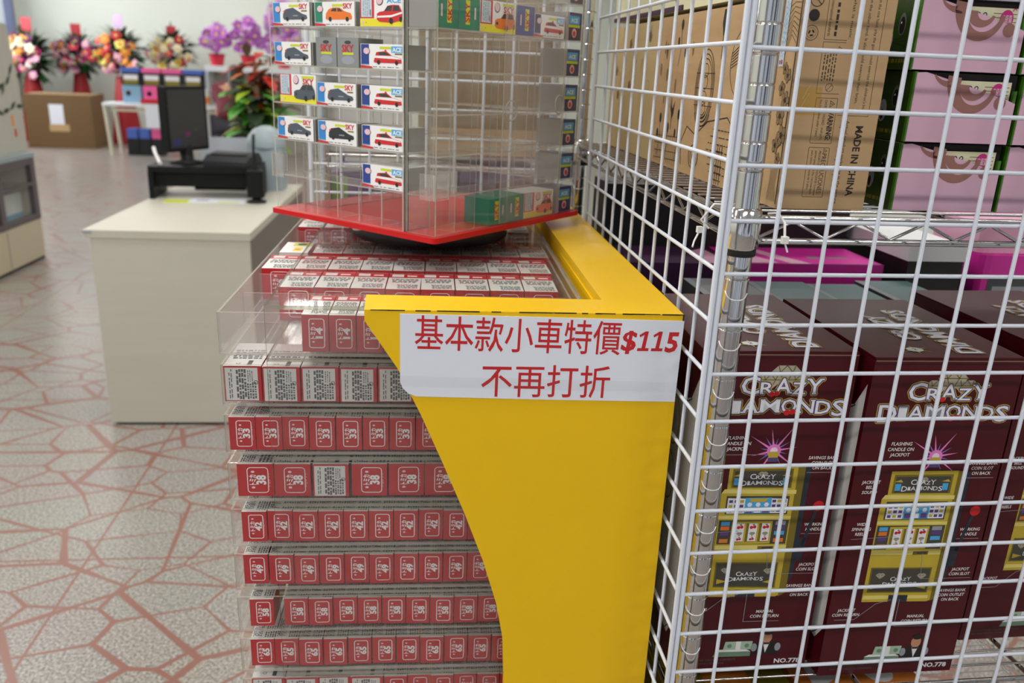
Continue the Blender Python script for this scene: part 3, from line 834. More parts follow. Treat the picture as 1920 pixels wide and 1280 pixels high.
for k in range(8):
    p = DW(.2935, .0115, ZB + PI_ * k + .001)
    lab = 'dark blue box end, ' + ('lowest' if k == 0 else ORD[k] + ' from the bottom') + ' at the turning stand\'s right edge'
    if k >= 5: lab = lab.replace('dark blue', 'plum')
    q = ep if k >= 5 else eb
    if k in (0, 5): c0 = tag(q.build('toy_car_box', loc=p, rz=TD), lab, 'toy car box', SHOW)
    else: dup(c0, p, TD, lab)

# ------------------------------------------------------------------ wire shelving and mesh panels
TS = .016; SO = Vector((.2804, .7299, 0))
sex = Vector((math.cos(TS), math.sin(TS), 0)); sey = Vector((-math.sin(TS), math.cos(TS), 0))
def SW(u, v, z=0.): return SO + sex * u + sey * v + Vector((0, 0, z))
SWD, SDP = .92, .80
rack = thing('wire_shelving', 'chrome wire shelving rack with round grooved posts behind the white mesh panels', 'shelving', SW(0, 0), TS)
def post(u, v):
    prof = []; r = .0119; z = .02
    while z < 1.86:
        st = .0254 if z > ZU_ else .0508
        for dz, q in ((0, r - .0007), (.0006, r - .0007), (.0009, r), (.0020, r), (st - .0016, r), (st - .0006, r)): prof.append((q, z + dz))
        z += st
    mb = MB(); mb.lathe(prof, 'chrome', 32, (u, v)); mb.lathe([(.010, 0), (.016, .004), (.012, .02)], 'rubber', 16, (u, v))
    z = .02 + .031
    while z < ZU_:
        mb.tube([(u + (r + .0001) * math.sin(R(a)), v - (r + .0001) * math.cos(R(a)), z + .0075 * (abs(a + 12) / 62) ** 3) for a in range(-74, 52, 6)], .0007, 'arc_highlight', 6); z += .0508  # raised pale arcs stand in for curved highlights reflected in the chrome
    return mb.build('post', rack)
ZU_ = 1.25
PU, PV = .0275, .0215
posts = [post(PU, PV), post(SWD - PU, PV), post(PU, SDP - PV), post(SWD - PU, SDP - PV)]
def wire_shelf(zt):
    mb = MB(); hgt = .0215; r = .0026
    def truss(a, b_, nz):
        a, b_ = Vector(a), Vector(b_)
        for z in (zt - r, zt - r - hgt): mb.tube([a + Vector((0, 0, z)), b_ + Vector((0, 0, z))], r * 1.25, 'chrome', 8)
        pts = [a + (b_ - a) * (i / nz) + Vector((0, 0, zt - 2 * r if i % 2 else zt - hgt)) for i in range(nz + 1)]
        mb.tube(pts, .0017, 'chrome', 6)
    truss((PU + .012, .0145, 0), (SWD - PU - .012, .0145, 0), 25)
    truss((PU + .012, SDP - .0145, 0), (SWD - PU - .012, SDP - .0145, 0), 25)
    truss((.0205, PV + .012, 0), (.0205, SDP - PV - .012, 0), 21)
    truss((SWD - .0205, PV + .012, 0), (SWD - .0205, SDP - PV - .012, 0), 21)
    s = mb.build('wire_shelf', rack)
    mb = MB()
    v = .036
    while v < SDP - .03:
        mb.tube([(.020, v, zt + .0012), (SWD - .020, v, zt + .0012)], .0014, 'chrome', 6, False); v += .0245
    for u in (.24, .46, .68): mb.tube([(u, .016, zt - .003), (u, SDP - .016, zt - .003)], .0030, 'chrome', 8)
    mb.build('deck', s)
    for (u, v) in ((PU, PV), (SWD - PU, PV), (PU, SDP - PV), (SWD - PU, SDP - PV)):
        mb = MB(); mb.lathe([(.0145, zt - .033), (.0160, zt - .031), (.0158, zt + .004), (.0135, zt + .006)], 'chrome', 28, (u, v)); mb.build('collar', s)
        mb = MB(); mb.lathe([(.0138, zt - .0395), (.0146, zt - .0385), (.0146, zt - .0332)], 'rubber', 24, (u, v)); mb.build('clip_ring', s)
    return s
ZU, ZL, ZLL = 1.2500, .7020, .30
for z in (1.80, ZU, ZL, ZLL): wire_shelf(z)

def grid(name, label, n, step, along, z0, nz, zlo, zhi):
    t = thing(name, label, 'mesh panel', SW(0, 0), TS if along == 'u' else -.004)
    mb = MB(); r = .0021
    L_ = n * step
    def P3(a, off, z): return (a, off, z) if along == 'u' else (off, a, z)
    s = -1 if along == 'u' else 1
    for i in range(1, n): mb.tube([P3(i * step, -.0020 if along == 'u' else .0020, zlo), P3(i * step, -.0020 if along == 'u' else .0020, zhi)], r, 'wire_white', 8)
    for j in range(nz):
        z = z0 - .05 * j
        if zlo < z < zhi:
            o_ = .0019 if along == 'u' else -.0019
            mb.tube([P3(.004, o_, z), P3(L_, o_, z)], r, 'wire_white', 8)
    mb.build('wires', t)
    mb = MB(); rf = .0027
    if along == 'u':
        for a in (.0032, L_): mb.tube([P3(a, 0, zlo), P3(a, 0, zhi)], rf, 'wire_white', 10)
    else:
        for a in (.0, L_): mb.tube([P3(a, -.0026, zlo), P3(a, -.0026, zhi)], rf, 'wire_white', 10)
    for z in (zlo, zhi): mb.tube([P3(.0032, 0 if along == 'u' else -.0026, z), P3(L_, 0 if along == 'u' else -.0026, z)], rf, 'wire_white', 10)
    mb.build('frame', t)
    return t
grid('mesh_panel', 'white wire mesh panel across the front of the shelving, before the maroon and pink boxes', 18, .0494, 'u', 1.7463, 40, .10, 1.80)
grid('mesh_panel', 'white wire mesh panel along the side of the shelving, beside the yellow cabinet', 11, .0564, 'v', 1.7500, 40, .10, 1.80)
# cable ties
mb = MB()
mb.tube([(.004, .028, 1.238), (-.004, .030, 1.246), (.006, .026, 1.262), (.020, .022, 1.262), (.024, .020, 1.250)], .0011, 'tie', 6)
mb.box((-.007, .0275, 1.2335), (-.002, .0325, 1.2395), 'tie'); mb.tube([(-.004, .030, 1.236), (-.010, .026, 1.226), (-.014, .018, 1.222)], .0010, 'tie', 6)
tag(mb.build('cable_tie', loc=SW(-.003, .012, -.006), rz=TS), 'white cable tie knotted on the side mesh panel at the chrome collar', 'cable tie')
mb = MB()
mb.tube([(.046, .012, 1.252), (.052, .004, 1.254), (.056, -.004, 1.246), (.0575, -.005, 1.232)], .0012, 'tie', 6)
mb.box((.0545, -.008, 1.2275), (.0605, -.003, 1.234), 'tie'); mb.tube([(.0575, -.0055, 1.229), (.0615, -.006, 1.2195)], .0009, 'tie', 6)
tag(mb.build('cable_tie', loc=SW(0, 0), rz=TS), 'white cable tie hanging on the front mesh panel, right of the chrome post', 'cable tie')

# instrument cartons on the upper shelf
zt = ZU + .0028
def flower(F, x, y, r, k, ink, n=5, a=0):
    for i in range(n):
        t = R(a + 360 * i / n); F.disc(x + .62 * r * math.cos(t), y + .62 * r * math.sin(t), r * .42, ink, k, 10)
        F.disc(x + .62 * r * math.cos(t), y + .62 * r * math.sin(t), r * .36, 'kraft_shade', k + 1, 10)
    F.disc(x, y, r * .25, ink, k + 2, 8)
mb = MB(); GW, GL, GH = .0900, .425, .1925
mb.box((0, 0, 0), (GW, GL, GH), 'kraft')
F = Face(mb, (0, 0, 0), (1, 0, 0), (0, 0, 1)); K = 'kraft_ink'
F.text('MADE IN CHINA', .0695, .0795, .0070, K, 1, width=.066, rot=-90, bold=.03)
F.text('Actual product packaging in the picture', .0585, .0840, .0035, K, 1, width=.078, rot=-90)
F.text('may be different, please prevail in kind', .0535, .0840, .0035, K, 1, width=.078, rot=-90)
F.line([(.0795, .1920), (.0795, .0885), (.0485, .0885)], .0004, K)
for i, t in enumerate(('on the one hand, play the guitar could exercise the children\'s body', 'on the other hand. It also could exercise their brain.', 'the most important thing is to let the children know what is guitar')):
    F.text(t, .0722 - .0085 * i, .1915, .0030, K, 1, width=(.100, .092, .112)[i], rot=-90)
F.text('what is music.', .0480, .1915, .0030, K, 1, width=.036, rot=-90)
F.rrect(.0255, .0625, .0468, .1035, .0008, .0004, K); F.rrect(.0255, .0120, .0462, .0585, .0008, .0004, K)
F.text('WARNING:', .0400, .0945, .0052, K, 1, width=.0290, rot=-90, bold=.03)
F.text('CHOKING HAZARD - small parts.', .0345, .1020, .0026, K, 1, width=.0365, rot=-90)
F.text('Not for children under 3 years.', .0295, .1020, .0026, K, 1, width=.0340, rot=-90)
F.text('PRECAUCIONES:', .0395, .0530, .0046, K, 1, width=.0385, rot=-90)
for i, t in enumerate(('PELIGRO DE AHOGARSE Contiene', 'partes pequeñas No recomendado', 'para niños menores de 3 años.')): F.text(t, .0362 - .0038 * i, .0555, .0022, K, 1, width=(.042, .041, .037)[i], rot=-90)
def tri(F, x, y, s):
    F.line([(x, y - s), (x, y + s), (x + 1.6 * s, y)], s * .16, K, 1, True); F.rect(x + .25 * s, y - .1 * s, x + .95 * s, y + .1 * s, K)
tri(F, .0400, .0985, .0028); tri(F, .0405, .0555, .0022); tri(F, .0402, .1465, .0026)
F.line([(.0465, .1545), (.0245, .1545), (.0245, .1925)], .0004, K); F.line([(.0465, .1525), (.0245, .1525), (.0245, .1075), (.0468, .1075)], .0004, K)
F.text('to international standards', .0270, .1915, .0030, K, 1, width=.0340, rot=-90)
F.scribble(.0325, .157, .0365, .190, 1, K, 1, vert=True, seed=3, fill=.6)
F.scribble(.0265, .1180, .0400, .1440, 5, K, 1, vert=True, seed=4, fill=.42)
F.arc(.0365, .1130, .0036, 0, 360, .0004, .0004, K, n=18); F.line([(.0340, .1105), (.0390, .1155)], .0004, K)
F.disc(.0120, .1745, .0052, K, 1, 20)
F.arc(.0115, .1595, .0064, 0, 360, .0005, .0005, K, n=22); F.arc(.0115, .1595, .0044, 0, 360, .0003, .0003, K, n=22)
for a in (0, 120, 240): F.arc(.0115, .1595, .0022, a, a + 80, .0016, .0016, K, n=4)
F.arc(.0130, .1880, .0062, 0, 360, .0008, .0008, K, n=22); F.line([(.0086, .1924), (.0172, .1838)], .0008, K); F.disc(.0130, .1890, .0024, 'kraft_shade', 2, 8)
F.rect(0, .088, .030, .113, 'kraft_tape', 1)
for z in (.095, .102): F.line([(.012, z), (.016, z + .009), (.018, z + .012)], .0006, 'kraft_pale', 2)
S = Face(mb, (0, GL, 0), (0, -1, 0), (0, 0, 1))        # big side: x runs towards the front end
f0 = GL
S.rect(GL - .0022, .004, GL - .0002, GH - .004, K, 1)
for (d, z, r, a) in ((.010, .100, .0085, 0), (.016, .085, .009, 20), (.008, .068, .010, 40), (.018, .058, .008, 10), (.011, .122, .007, 50), (.020, .110, .007, 30), (.010, .046, .006, 0), (.018, .128, .006, 15)): flower(S, GL - d, z, r, 2, K, a=a)
for i in range(7): S.line([(GL - .004 - .003 * i, .006), (GL - .008 - .002 * i, .022), (GL - .005 - .0025 * i, .040)], .0005, K, 2)
for i in range(8): S.line([(GL - .003, .150 + .005 * i), (GL - .014, .158 + .004 * i), (GL - .024, .140 + .006 * i)], .0005, K, 2)
S.rect(GL - .034, .130, GL - .0235, GH - .002, 'label_blue', 5); S.scribble(GL - .033, .138, GL - .0245, GH - .004, 4, 'stripe_blue', 6, vert=True, seed=4, fill=.3, wmin=.05, wmax=.2); S.rect(GL - .033, .132, GL - .030, .1355, 'stripe_blue', 6); S.rect(GL - .029, .132, GL - .0255, .136, 'car_red', 6)
S = Face(mb, (0, GL + .065 + .2 * GL, 0), (0, -1.2, 0), (0, 0, 1))   # the drawings spread along the long side
S.arc(GL - .047, .133, .030, 95, 262, .0007, .0007, K, 2, n=26, ry=.036)
for i in range(6): S.line([(GL - .075, .128 + .0030 * i), (GL - .040, .140 + .0040 * i)], .0009, K, 2)
S.text('Professional manufacture', GL - .094, .070, .0056, K, 2, width=.110, rot=90, shear=.15)
for r in (1, .88, .76): S.arc(GL - .140, .105, .026 * r, 0, 360, .0012, .0012, K, 2, n=30, ry=.044 * r)
for z in (.085, .105, .122): S.line([(GL - .166, z), (GL - .114, z)], .0008, K, 2)
for z in (.082, .094, .112, .125): S.arc(GL - .140, z, .008, 0, 360, .0008, .0008, K, 2, n=12)
for r in (.022, .016, .011, .006): S.arc(GL - .140, .079, r, 190, 350, .0012, .0012, K, 2, n=12, ry=r * .8)
S.poly([(GL - .103, .160), (GL - .108, .176), (GL - .106, .190), (GL - .101, .190), (GL - .098, .174)], K, 2); S.line([(GL - .103, .161), (GL - .1025, .138)], .0010, K, 2)
S.line([(GL - .190, .010), (GL - .196, .038), (GL - .180, .058), (GL - .152, .050), (GL - .120, .068), (GL - .070, .076), (GL - .048, .062), (GL - .040, .030), (GL - .050, .008)], .0013, K, 2)
for i in range(7): S.scribble(GL - .118 + .004 * abs(i - 3), .012 + .008 * i, GL - .052 - .003 * abs(i - 3), .014 + .008 * i, 1, K, 3, seed=i, fill=.5)
S.arc(GL - .152, .024, .014, 0, 360, .0012, .0012, K, 3, n=18); S.arc(GL - .152, .024, .009, 0, 360, .0010, .0010, K, 3, n=14); S.disc(GL - .152, .024, .004, K, 3)
for u in (.085, .080, .074): S.line([(GL - u, .002), (GL - u, .046)], .0010, K, 3)
for z in (.006, .014, .022, .030, .038): S.line([(GL - .090, z), (GL - .070, z)], .0010, K, 3)
S.poly([(GL - .236, .062), (GL - .242, .082), (GL - .234, .076), (GL - .228, .086), (GL - .230, .070)], K, 2); S.line([(GL - .236, .064), (GL - .236, .050)], .0014, K, 2)
for (d, z, h_) in ((.215, .010, .060), (.250, .006, .045), (.280, .012, .05), (.205, .110, .06), (.230, .130, .05)):
    S.line([(GL - d, z), (GL - d + .006, z + h_ * .5), (GL - d + .002, z + h_)], .0009, K, 2); S.disc(GL - d + .004, z + h_, .004, K, 2, 8, ry=.007); S.disc(GL - d - .004, z + h_ * .6, .003, K, 2, 8, ry=.006)
for i in range(4): S.line([(GL - .290, .008 + .010 * i), (GL - .200, .012 + .010 * i)], .0008, K, 2)
for i in range(14): S.line([(GL - .290 + .0070 * i, .004), (GL - .287 + .0070 * i, .044)], .0006, K, 2)
for i in range(10): S.disc(GL - .29 + .02 * rnd.random() * i, .06 + .1 * rnd.random(), .003, 'kraft_shade', 2, 8, ry=.009)
tag(mb.build('carton', loc=SW(.0640, .038, zt), rz=TS), 'brown kraft guitar carton with black line drawings and warnings, at the rack\'s front corner', 'carton')
mb = MB(); mb.box((0, 0, 0), (.092, .27, .190), 'kraft_pale')
S = Face(mb, (0, .27, 0), (0, -1, 0), (0, 0, 1))
for i in range(26):
    x, y = .02 + .23 * rnd.random(), .015 + .16 * rnd.random()
    if i % 3: S.line([(x, y), (x + .006, y + .02), (x - .002, y + .04 * rnd.random())], .0010, 'kraft_shade', 1)
    else: flower(S, x, y, .008, 1, K)
tag(mb.build('carton', loc=SW(.0630, .4680, zt), rz=TS), 'paler tan carton with floral print, standing behind the guitar carton', 'carton')
mb = MB(); mb.box((0, 0, 0), (.092, .56, .10), 'cream'); mb.box((-.002, .20, .0), (0, .56, .006), 'plum')
S = Face(mb, (0, .56, 0), (0, -1, 0), (0, 0, 1)); S.rect(.0, .088, .56, .10, 'plum')
tag(mb.build('carton', loc=SW(.0640, .180, zt + .1980), rz=TS), 'cream carton with a plum edge lying on top of the kraft cartons', 'carton')

# pink boxes with green sides
PWD, PHT, PDP = .1085, .0648, .26
def pink_box():
    mb = MB(); w_, h, d = PWD, PHT, PDP
    mb.box((0, .004, 0), (w_, d, h), 'box_green_side', y0='dark_gap', z1='pink_card', x1='box_green_side')
    mb.box((0, 0, 0), (.0026, .004, h), 'box_green'); mb.box((w_ - .0026, 0, 0), (w_, .004, h * .78), 'box_green')
    F = Face(mb, (0, .0036, 0), (1, 0, 0), (0, 0, 1))
    F.rect(w_ * .30, h * .55, w_ * .955, h * .90, 'cream', 1)
    for i in range(5): F.rect(w_ * .70, h * (.60 + .055 * i), w_ * .94, h * (.608 + .055 * i), 'kraft_ink', 2)
    F.disc(w_ * .83, h * .755, w_ * .064, 'petal_magenta', 3, 18, ry=h * .125)
    F.text('高級篇', w_ * .83, h * .71, h * .085, 'white', 4, width=w_ * .098, align='c')
    F.arc(w_ * .895, h * .87, w_ * .016, 10, 200, .0008, .0008, 'petal_magenta', 4, n=6)
    for x in (.56, .62): F.arc(w_ * x, h * .80, w_ * .016, 0, 360, .0009, .0009, 'deep_navy', 3, n=12)
    out = [(.0015, .0005), (w_ - .0005, .0005), (w_ - .0005, h * .60), (w_ * .90, h * .655), (w_ * .60, h * .785), (w_ * .32, h * .905), (w_ * .10, h * .995), (.0015, h * .985)]
    mb.prism([(a, b_) for a, b_ in out], 1, -.0010, .0004, 'pink_card', 'pink_card')
    F = Face(mb, (0, -.0010, 0), (1, 0, 0), (0, 0, 1)); B_ = 'swirl_brown'
    F.arc(w_ * .335, h * 1.06, w_ * .17, 205, 282, .0016, .0070, B_, 1, n=14, ry=h * .22)
    F.poly([(w_ * .315, h * .84), (w_ * .345, h * .935), (w_ * .44, h * .895), (w_ * .425, h * .80)], B_, 2)
    F.arc(w_ * .575, h * .895, w_ * .205, 172, 345, .0140, .0040, B_, 1, n=22, ry=h * .40)
    F.arc(w_ * .580, h * .835, w_ * .105, 178, 342, .0110, .0028, B_, 2, n=16, ry=h * .165)
    F.disc(w_ * .845, h * .600, w_ * .058, B_, 2, 18, ry=h * .098)
    S = Face(mb, (0, d, 0), (0, -1, 0), (0, 0, 1))
    S.disc(d - .026, h * .64, .0062, 'print_grey', 1, 14, ry=h * .16); S.disc(d - .026, h * .62, .0044, 'black', 2, 12, ry=h * .125); S.disc(d - .0275, h * .66, .0010, 'white', 3)
    S.disc(d - .064, h * .64, .0062, 'print_grey', 1, 14, ry=h * .16); S.disc(d - .064, h * .62, .0044, 'black', 2, 12, ry=h * .125)
    S.disc(d - .046, h * .42, .0076, 'steel_grey', 1, 14, ry=h * .17); S.disc(d - .046, h * .36, .0028, 'black', 2, 10, ry=h * .08)
    for i in (-1, 0, 1): S.line([(d - .036, h * (.40 + .02 * i)), (d - .016, h * (.40 + .07 * i))], .0005, 'black', 1)
    S.scribble(d - .050, h * .08, d - .012, h * .17, 1, 'olive_card', 1, seed=4)
    S.rect(d - .0016, 0, d, h, 'box_green', 1)
    return mb
p0 = None
HOW = {(0, 0): 'pink box with green side, bottom left of the pink stack', (1, 0): 'pink box with green side, middle of the left pink stack', (2, 0): 'pink box with green side, third up in the left pink stack',
       (3, 0): 'pink box with green side, top of the left pink stack', (0, 1): 'pink box at the bottom of the right pink stack', (1, 1): 'pink box in the middle of the right pink stack', (2, 1): 'pink box third up in the right pink stack', (3, 1): 'pink box on top of the right pink stack'}
for c in range(2):
    for k in range(4):
        du = [.0, .0015, -.0035, .001][k]
        p = SW(.1865 + c * (PWD + .0045) + du, .044 + [0, .001, .003, .001][k], zt + k * (PHT + .0012))
        if p0 is None: p0 = tag(pink_box().build('gift_box', loc=p, rz=TS), HOW[(k, c)], 'box', 'pink boxes on the upper shelf')
        else: dup(p0, p, TS, HOW[(k, c)])
mb = MB(); mb.box((0, 0, 0), (.30, .26, .27), 'kraft')
tag(mb.build('carton', loc=SW(.45, .10, zt), rz=TS), 'plain brown carton right of the pink box stacks', 'carton')

# maroon toy slot-machine cartons on the lower shelf
zl = ZL + .0028
CWD, CHT, CDP = .168, .3965, .232
def logo(F, cx, cy, w_, k, outline=True):
    """two curved lines of slab display lettering, white edged with violet and yellow"""
    def line(words, y, hs, ww, amp, lift):
        gap = ww * .012; x = cx - ww / 2
        for t, share, hh, dy in words:
            cw = ww * share - gap; xm = x + cw / 2; q = (xm - cx) / (ww / 2)
            yy = y + dy - amp * q * q + lift * q
            def one(ox, oy, mt, kk):
                F.text(t, xm + ox, yy + oy, hh, mt, kk, width=cw, align='c', bold=.010)
                st = hh * .10
                lo = {'R': (-.36, .36), 'A': (-.42, .42), 'M': (-.42, .42), 'N': (-.40,), 'I': (0,), 'Y': (0,)}.get(t, ())
                hi = {'M': (-.40, .40), 'N': (-.42, .40), 'I': (0,), 'Y': (-.42, .42)}.get(t, ())
                fw_ = {'I': .5, 'M': .12, 'A': .15}.get(t, .14)
                for fx in lo: F.rect(xm + (fx - fw_) * cw + ox, yy + oy - .0001, xm + (fx + fw_) * cw + ox, yy + st + oy, mt, kk)
                for fx in hi: F.rect(xm + (fx - fw_) * cw + ox, yy + hh - st + oy, xm + (fx + fw_) * cw + ox, yy + hh + oy, mt, kk)
            if outline:
                for r_o, mt, k0 in ((w_ * .0135, 'logo_yellow', k), (w_ * .0080, 'logo_violet', k + 1.5)):
                    for q_ in range(10): one(r_o * math.cos(q_ * .6283), r_o * math.sin(q_ * .6283), mt, k0 + .1 * q_)
            one(0, 0, 'logo_white', k + 3)
            x += ww * share
    h = w_ * .125
    line((('C', .23, h * 1.05, 0), ('R', .18, h * .72, 0), ('A', .21, h * .92, h * .05), ('Z', .18, h * .72, 0), ('Y', .20, h * .95, 0)), cy + w_ * .150, h, w_ * .60, 0, 0)
    line((('D', .15, h * 1.05, -h * .06), ('I', .075, h * .80, 0), ('A', .13, h * .80, 0), ('M', .155, h * .80, 0), ('O', .125, h * .80, 0), ('N', .13, h * .80, 0), ('D', .125, h * .80, 0), ('S', .11, h * .95, -h * .05)), cy + w_ * .012, h, w_, .026 * w_, 0)
def diamond(F, x, y, s, k):
    F.poly([(x - s, y), (x - .55 * s, y + .45 * s), (x + .55 * s, y + .45 * s), (x + s, y), (x, y - .9 * s)], 'diamond_silver', k)
    for a, b_ in (((-1, 0), (1, 0)), ((-.4, 0), (0, -.9)), ((.4, 0), (0, -.9)), ((-.55, .45), (-.4, 0)), ((.55, .45), (.4, 0)), ((0, .45), (-.4, 0)), ((0, .45), (.4, 0))):
        F.line([(x + a[0] * s, y + a[1] * s), (x + b_[0] * s, y + b_[1] * s)], s * .07, 'gold_dark', k + 1)
def cherries(F, x, y, r, k):
    F.disc(x - r * .9, y, r, 'cherry', k, 12); F.disc(x + r * .9, y + r * .3, r, 'cherry', k, 12); F.disc(x + r * .3, y + 1.7 * r, r * .7, 'leaf_green', k, 8, ry=r * .4)
def machine(F, ox, oy, s):
    """printed picture of the toy: gold cabinet with a lever; unit square-ish, s = width"""
    def q(x, y): return (ox + x * s, oy + y * s)
    def po(pts, mt, k): F.poly([q(*p) for p in pts], mt, k)
    po([(1.02, .06), (1.16, .30), (1.18, 1.98), (1.0, 1.98)], 'lever', 1)
    po([(0, .04), (.96, .0), (1.10, .06), (1.10, 1.98), (1.0, 2.0), (.07, 2.0), (.07, 1.66), (.0, 1.60)], 'gold', 2)
    po([(1.0, .0), (1.10, .06), (1.10, 1.98), (1.0, 2.0)], 'gold_dark', 3)
    po([(.12, 1.68), (.94, 1.67), (.94, 1.95), (.12, 1.95)], 'gold_dark', 3)
    po([(.15, 1.69), (.91, 1.68), (.91, 1.92), (.15, 1.92)], 'machine_panel', 4)
    po([(.0, 1.60), (1.02, 1.58), (1.02, 1.64), (.04, 1.66)], 'gold_light', 4)
    po([(.08, 1.29), (.94, 1.28), (.94, 1.55), (.08, 1.56)], 'machine_panel', 4)
    po([(.10, 1.30), (.34, 1.30), (.34, 1.52), (.10, 1.53)], 'logo_white', 5); po([(.70, 1.30), (.92, 1.30), (.92, 1.51), (.70, 1.52)], 'logo_white', 5)
    po([(.34, 1.30), (.70, 1.30), (.70, 1.53), (.34, 1.53)], 'sky_blue', 5)
    for a in range(3):
        for b_ in range(3):
            po([(.12 + .075 * a, 1.32 + .07 * b_), (.17 + .075 * a, 1.32 + .07 * b_), (.17 + .075 * a, 1.36 + .07 * b_), (.12 + .075 * a, 1.36 + .07 * b_)], ('violet', 'gold', 'violet')[(a + b_) % 3], 6)
            po([(.71 + .07 * a, 1.32 + .07 * b_), (.76 + .07 * a, 1.32 + .07 * b_), (.76 + .07 * a, 1.36 + .07 * b_), (.71 + .07 * a, 1.36 + .07 * b_)], ('violet', 'gold', 'violet')[(a + b_ + 1) % 3], 6)
    for a in range(3):
        po([(.36 + .115 * a, 1.31), (.45 + .115 * a, 1.31), (.45 + .115 * a, 1.38), (.36 + .115 * a, 1.38)], ('violet', 'logo_white', 'violet')[a], 6); F.disc(*q(.405 + .115 * a, 1.43), .035 * s, 'logo_white', 6, 6)
    po([(.43, 1.47), (.61, 1.47), (.66, 1.52), (.38, 1.52)], 'gold', 6)
    po([(.0, 1.22), (1.0, 1.20), (1.0, 1.25), (.0, 1.27)], 'gold_light', 4)
    po([(.02, .84), (.98, .83), (.98, 1.19), (.02, 1.20)], 'machine_panel', 4)
    po([(.20, .84), (.76, .84), (.76, 1.18), (.20, 1.18)], 'gold', 5)
    for a in range(3):
        x = .225 + .178 * a
        po([(x, .87), (x + .15, .87), (x + .15, 1.15), (x, 1.15)], 'gold_dark', 6); po([(x + .035, .88), (x + .15, .88), (x + .15, 1.15), (x + .035, 1.15)], 'logo_white', 7)
        cherries(F, *q(x + .093, 1.09), .024 * s, 8); cherries(F, *q(x + .093, .91), .018 * s, 8); diamond(F, *q(x + .093, 1.0), .045 * s, 8)
    for y, mt in ((.86, 'orange_card'), (.97, 'violet'), (1.05, 'car_orange'), (1.12, 'sky_blue')):
        po([(.05, y), (.17, y), (.17, y + .06), (.05, y + .06)], mt, 6); po([(.80, y), (.94, y), (.94, y + .06), (.80, y + .06)], {'orange_card': 'car_orange', 'violet': 'sky_blue', 'car_orange': 'violet', 'sky_blue': 'steel_grey'}[mt], 6)
    po([(.0, .76), (1.0, .74), (1.0, .81), (.0, .82)], 'gold_light', 4); po([(.60, .745), (.82, .745), (.82, .80), (.60, .80)], 'gold_dark', 5); po([(.66, .76), (.80, .76), (.80, .785), (.66, .785)], 'machine_panel', 6)
    po([(.0, .60), (1.0, .58), (1.0, .72), (.0, .74)], 'gold', 4)
    po([(.05, .17), (.93, .14), (.93, .54), (.05, .56)], 'gold_dark', 4); po([(.07, .19), (.91, .16), (.91, .52), (.07, .54)], 'machine_panel', 5)
    po([(.0, .04), (.96, .02), (.96, .10), (.02, .12)], 'gold_light', 4); po([(.0, .02), (.96, .0), (.96, .05), (.0, .06)], 'gold', 5)
    po([(.38, .01), (.66, .0), (.66, .11), (.38, .12)], 'lever', 6)
    logo(F, ox + .53 * s, oy + 1.72 * s, .58 * s, 6, False); logo(F, ox + .50 * s, oy + .27 * s, .50 * s, 6, False)
    for x, y in ((.53, 1.88), (.20, .44), (.80, .42)): diamond(F, *q(x, y), .07 * s, 6)
    for x in (.18, .84): po([(x - .03, 1.72), (x + .05, 1.72), (x + .05, 1.82), (x - .03, 1.82)], 'sky_blue', 5); po([(x - .05, 1.85), (x + .07, 1.84), (x + .04, 1.88)], 'gold', 5)
    po([(.09, .22), (.24, .26), (.09, .30)], 'gold', 6); po([(.89, .20), (.74, .24), (.89, .28)], 'gold', 6)
    F.line([q(1.22, .80), q(1.34, 1.34)], .045 * s, 'lever', 3); F.disc(*q(1.36, 1.40), .075 * s, 'cherry', 4, 16)
    po([(1.14, .55), (1.24, .55), (1.27, .92), (1.16, .92)], 'lever', 3)
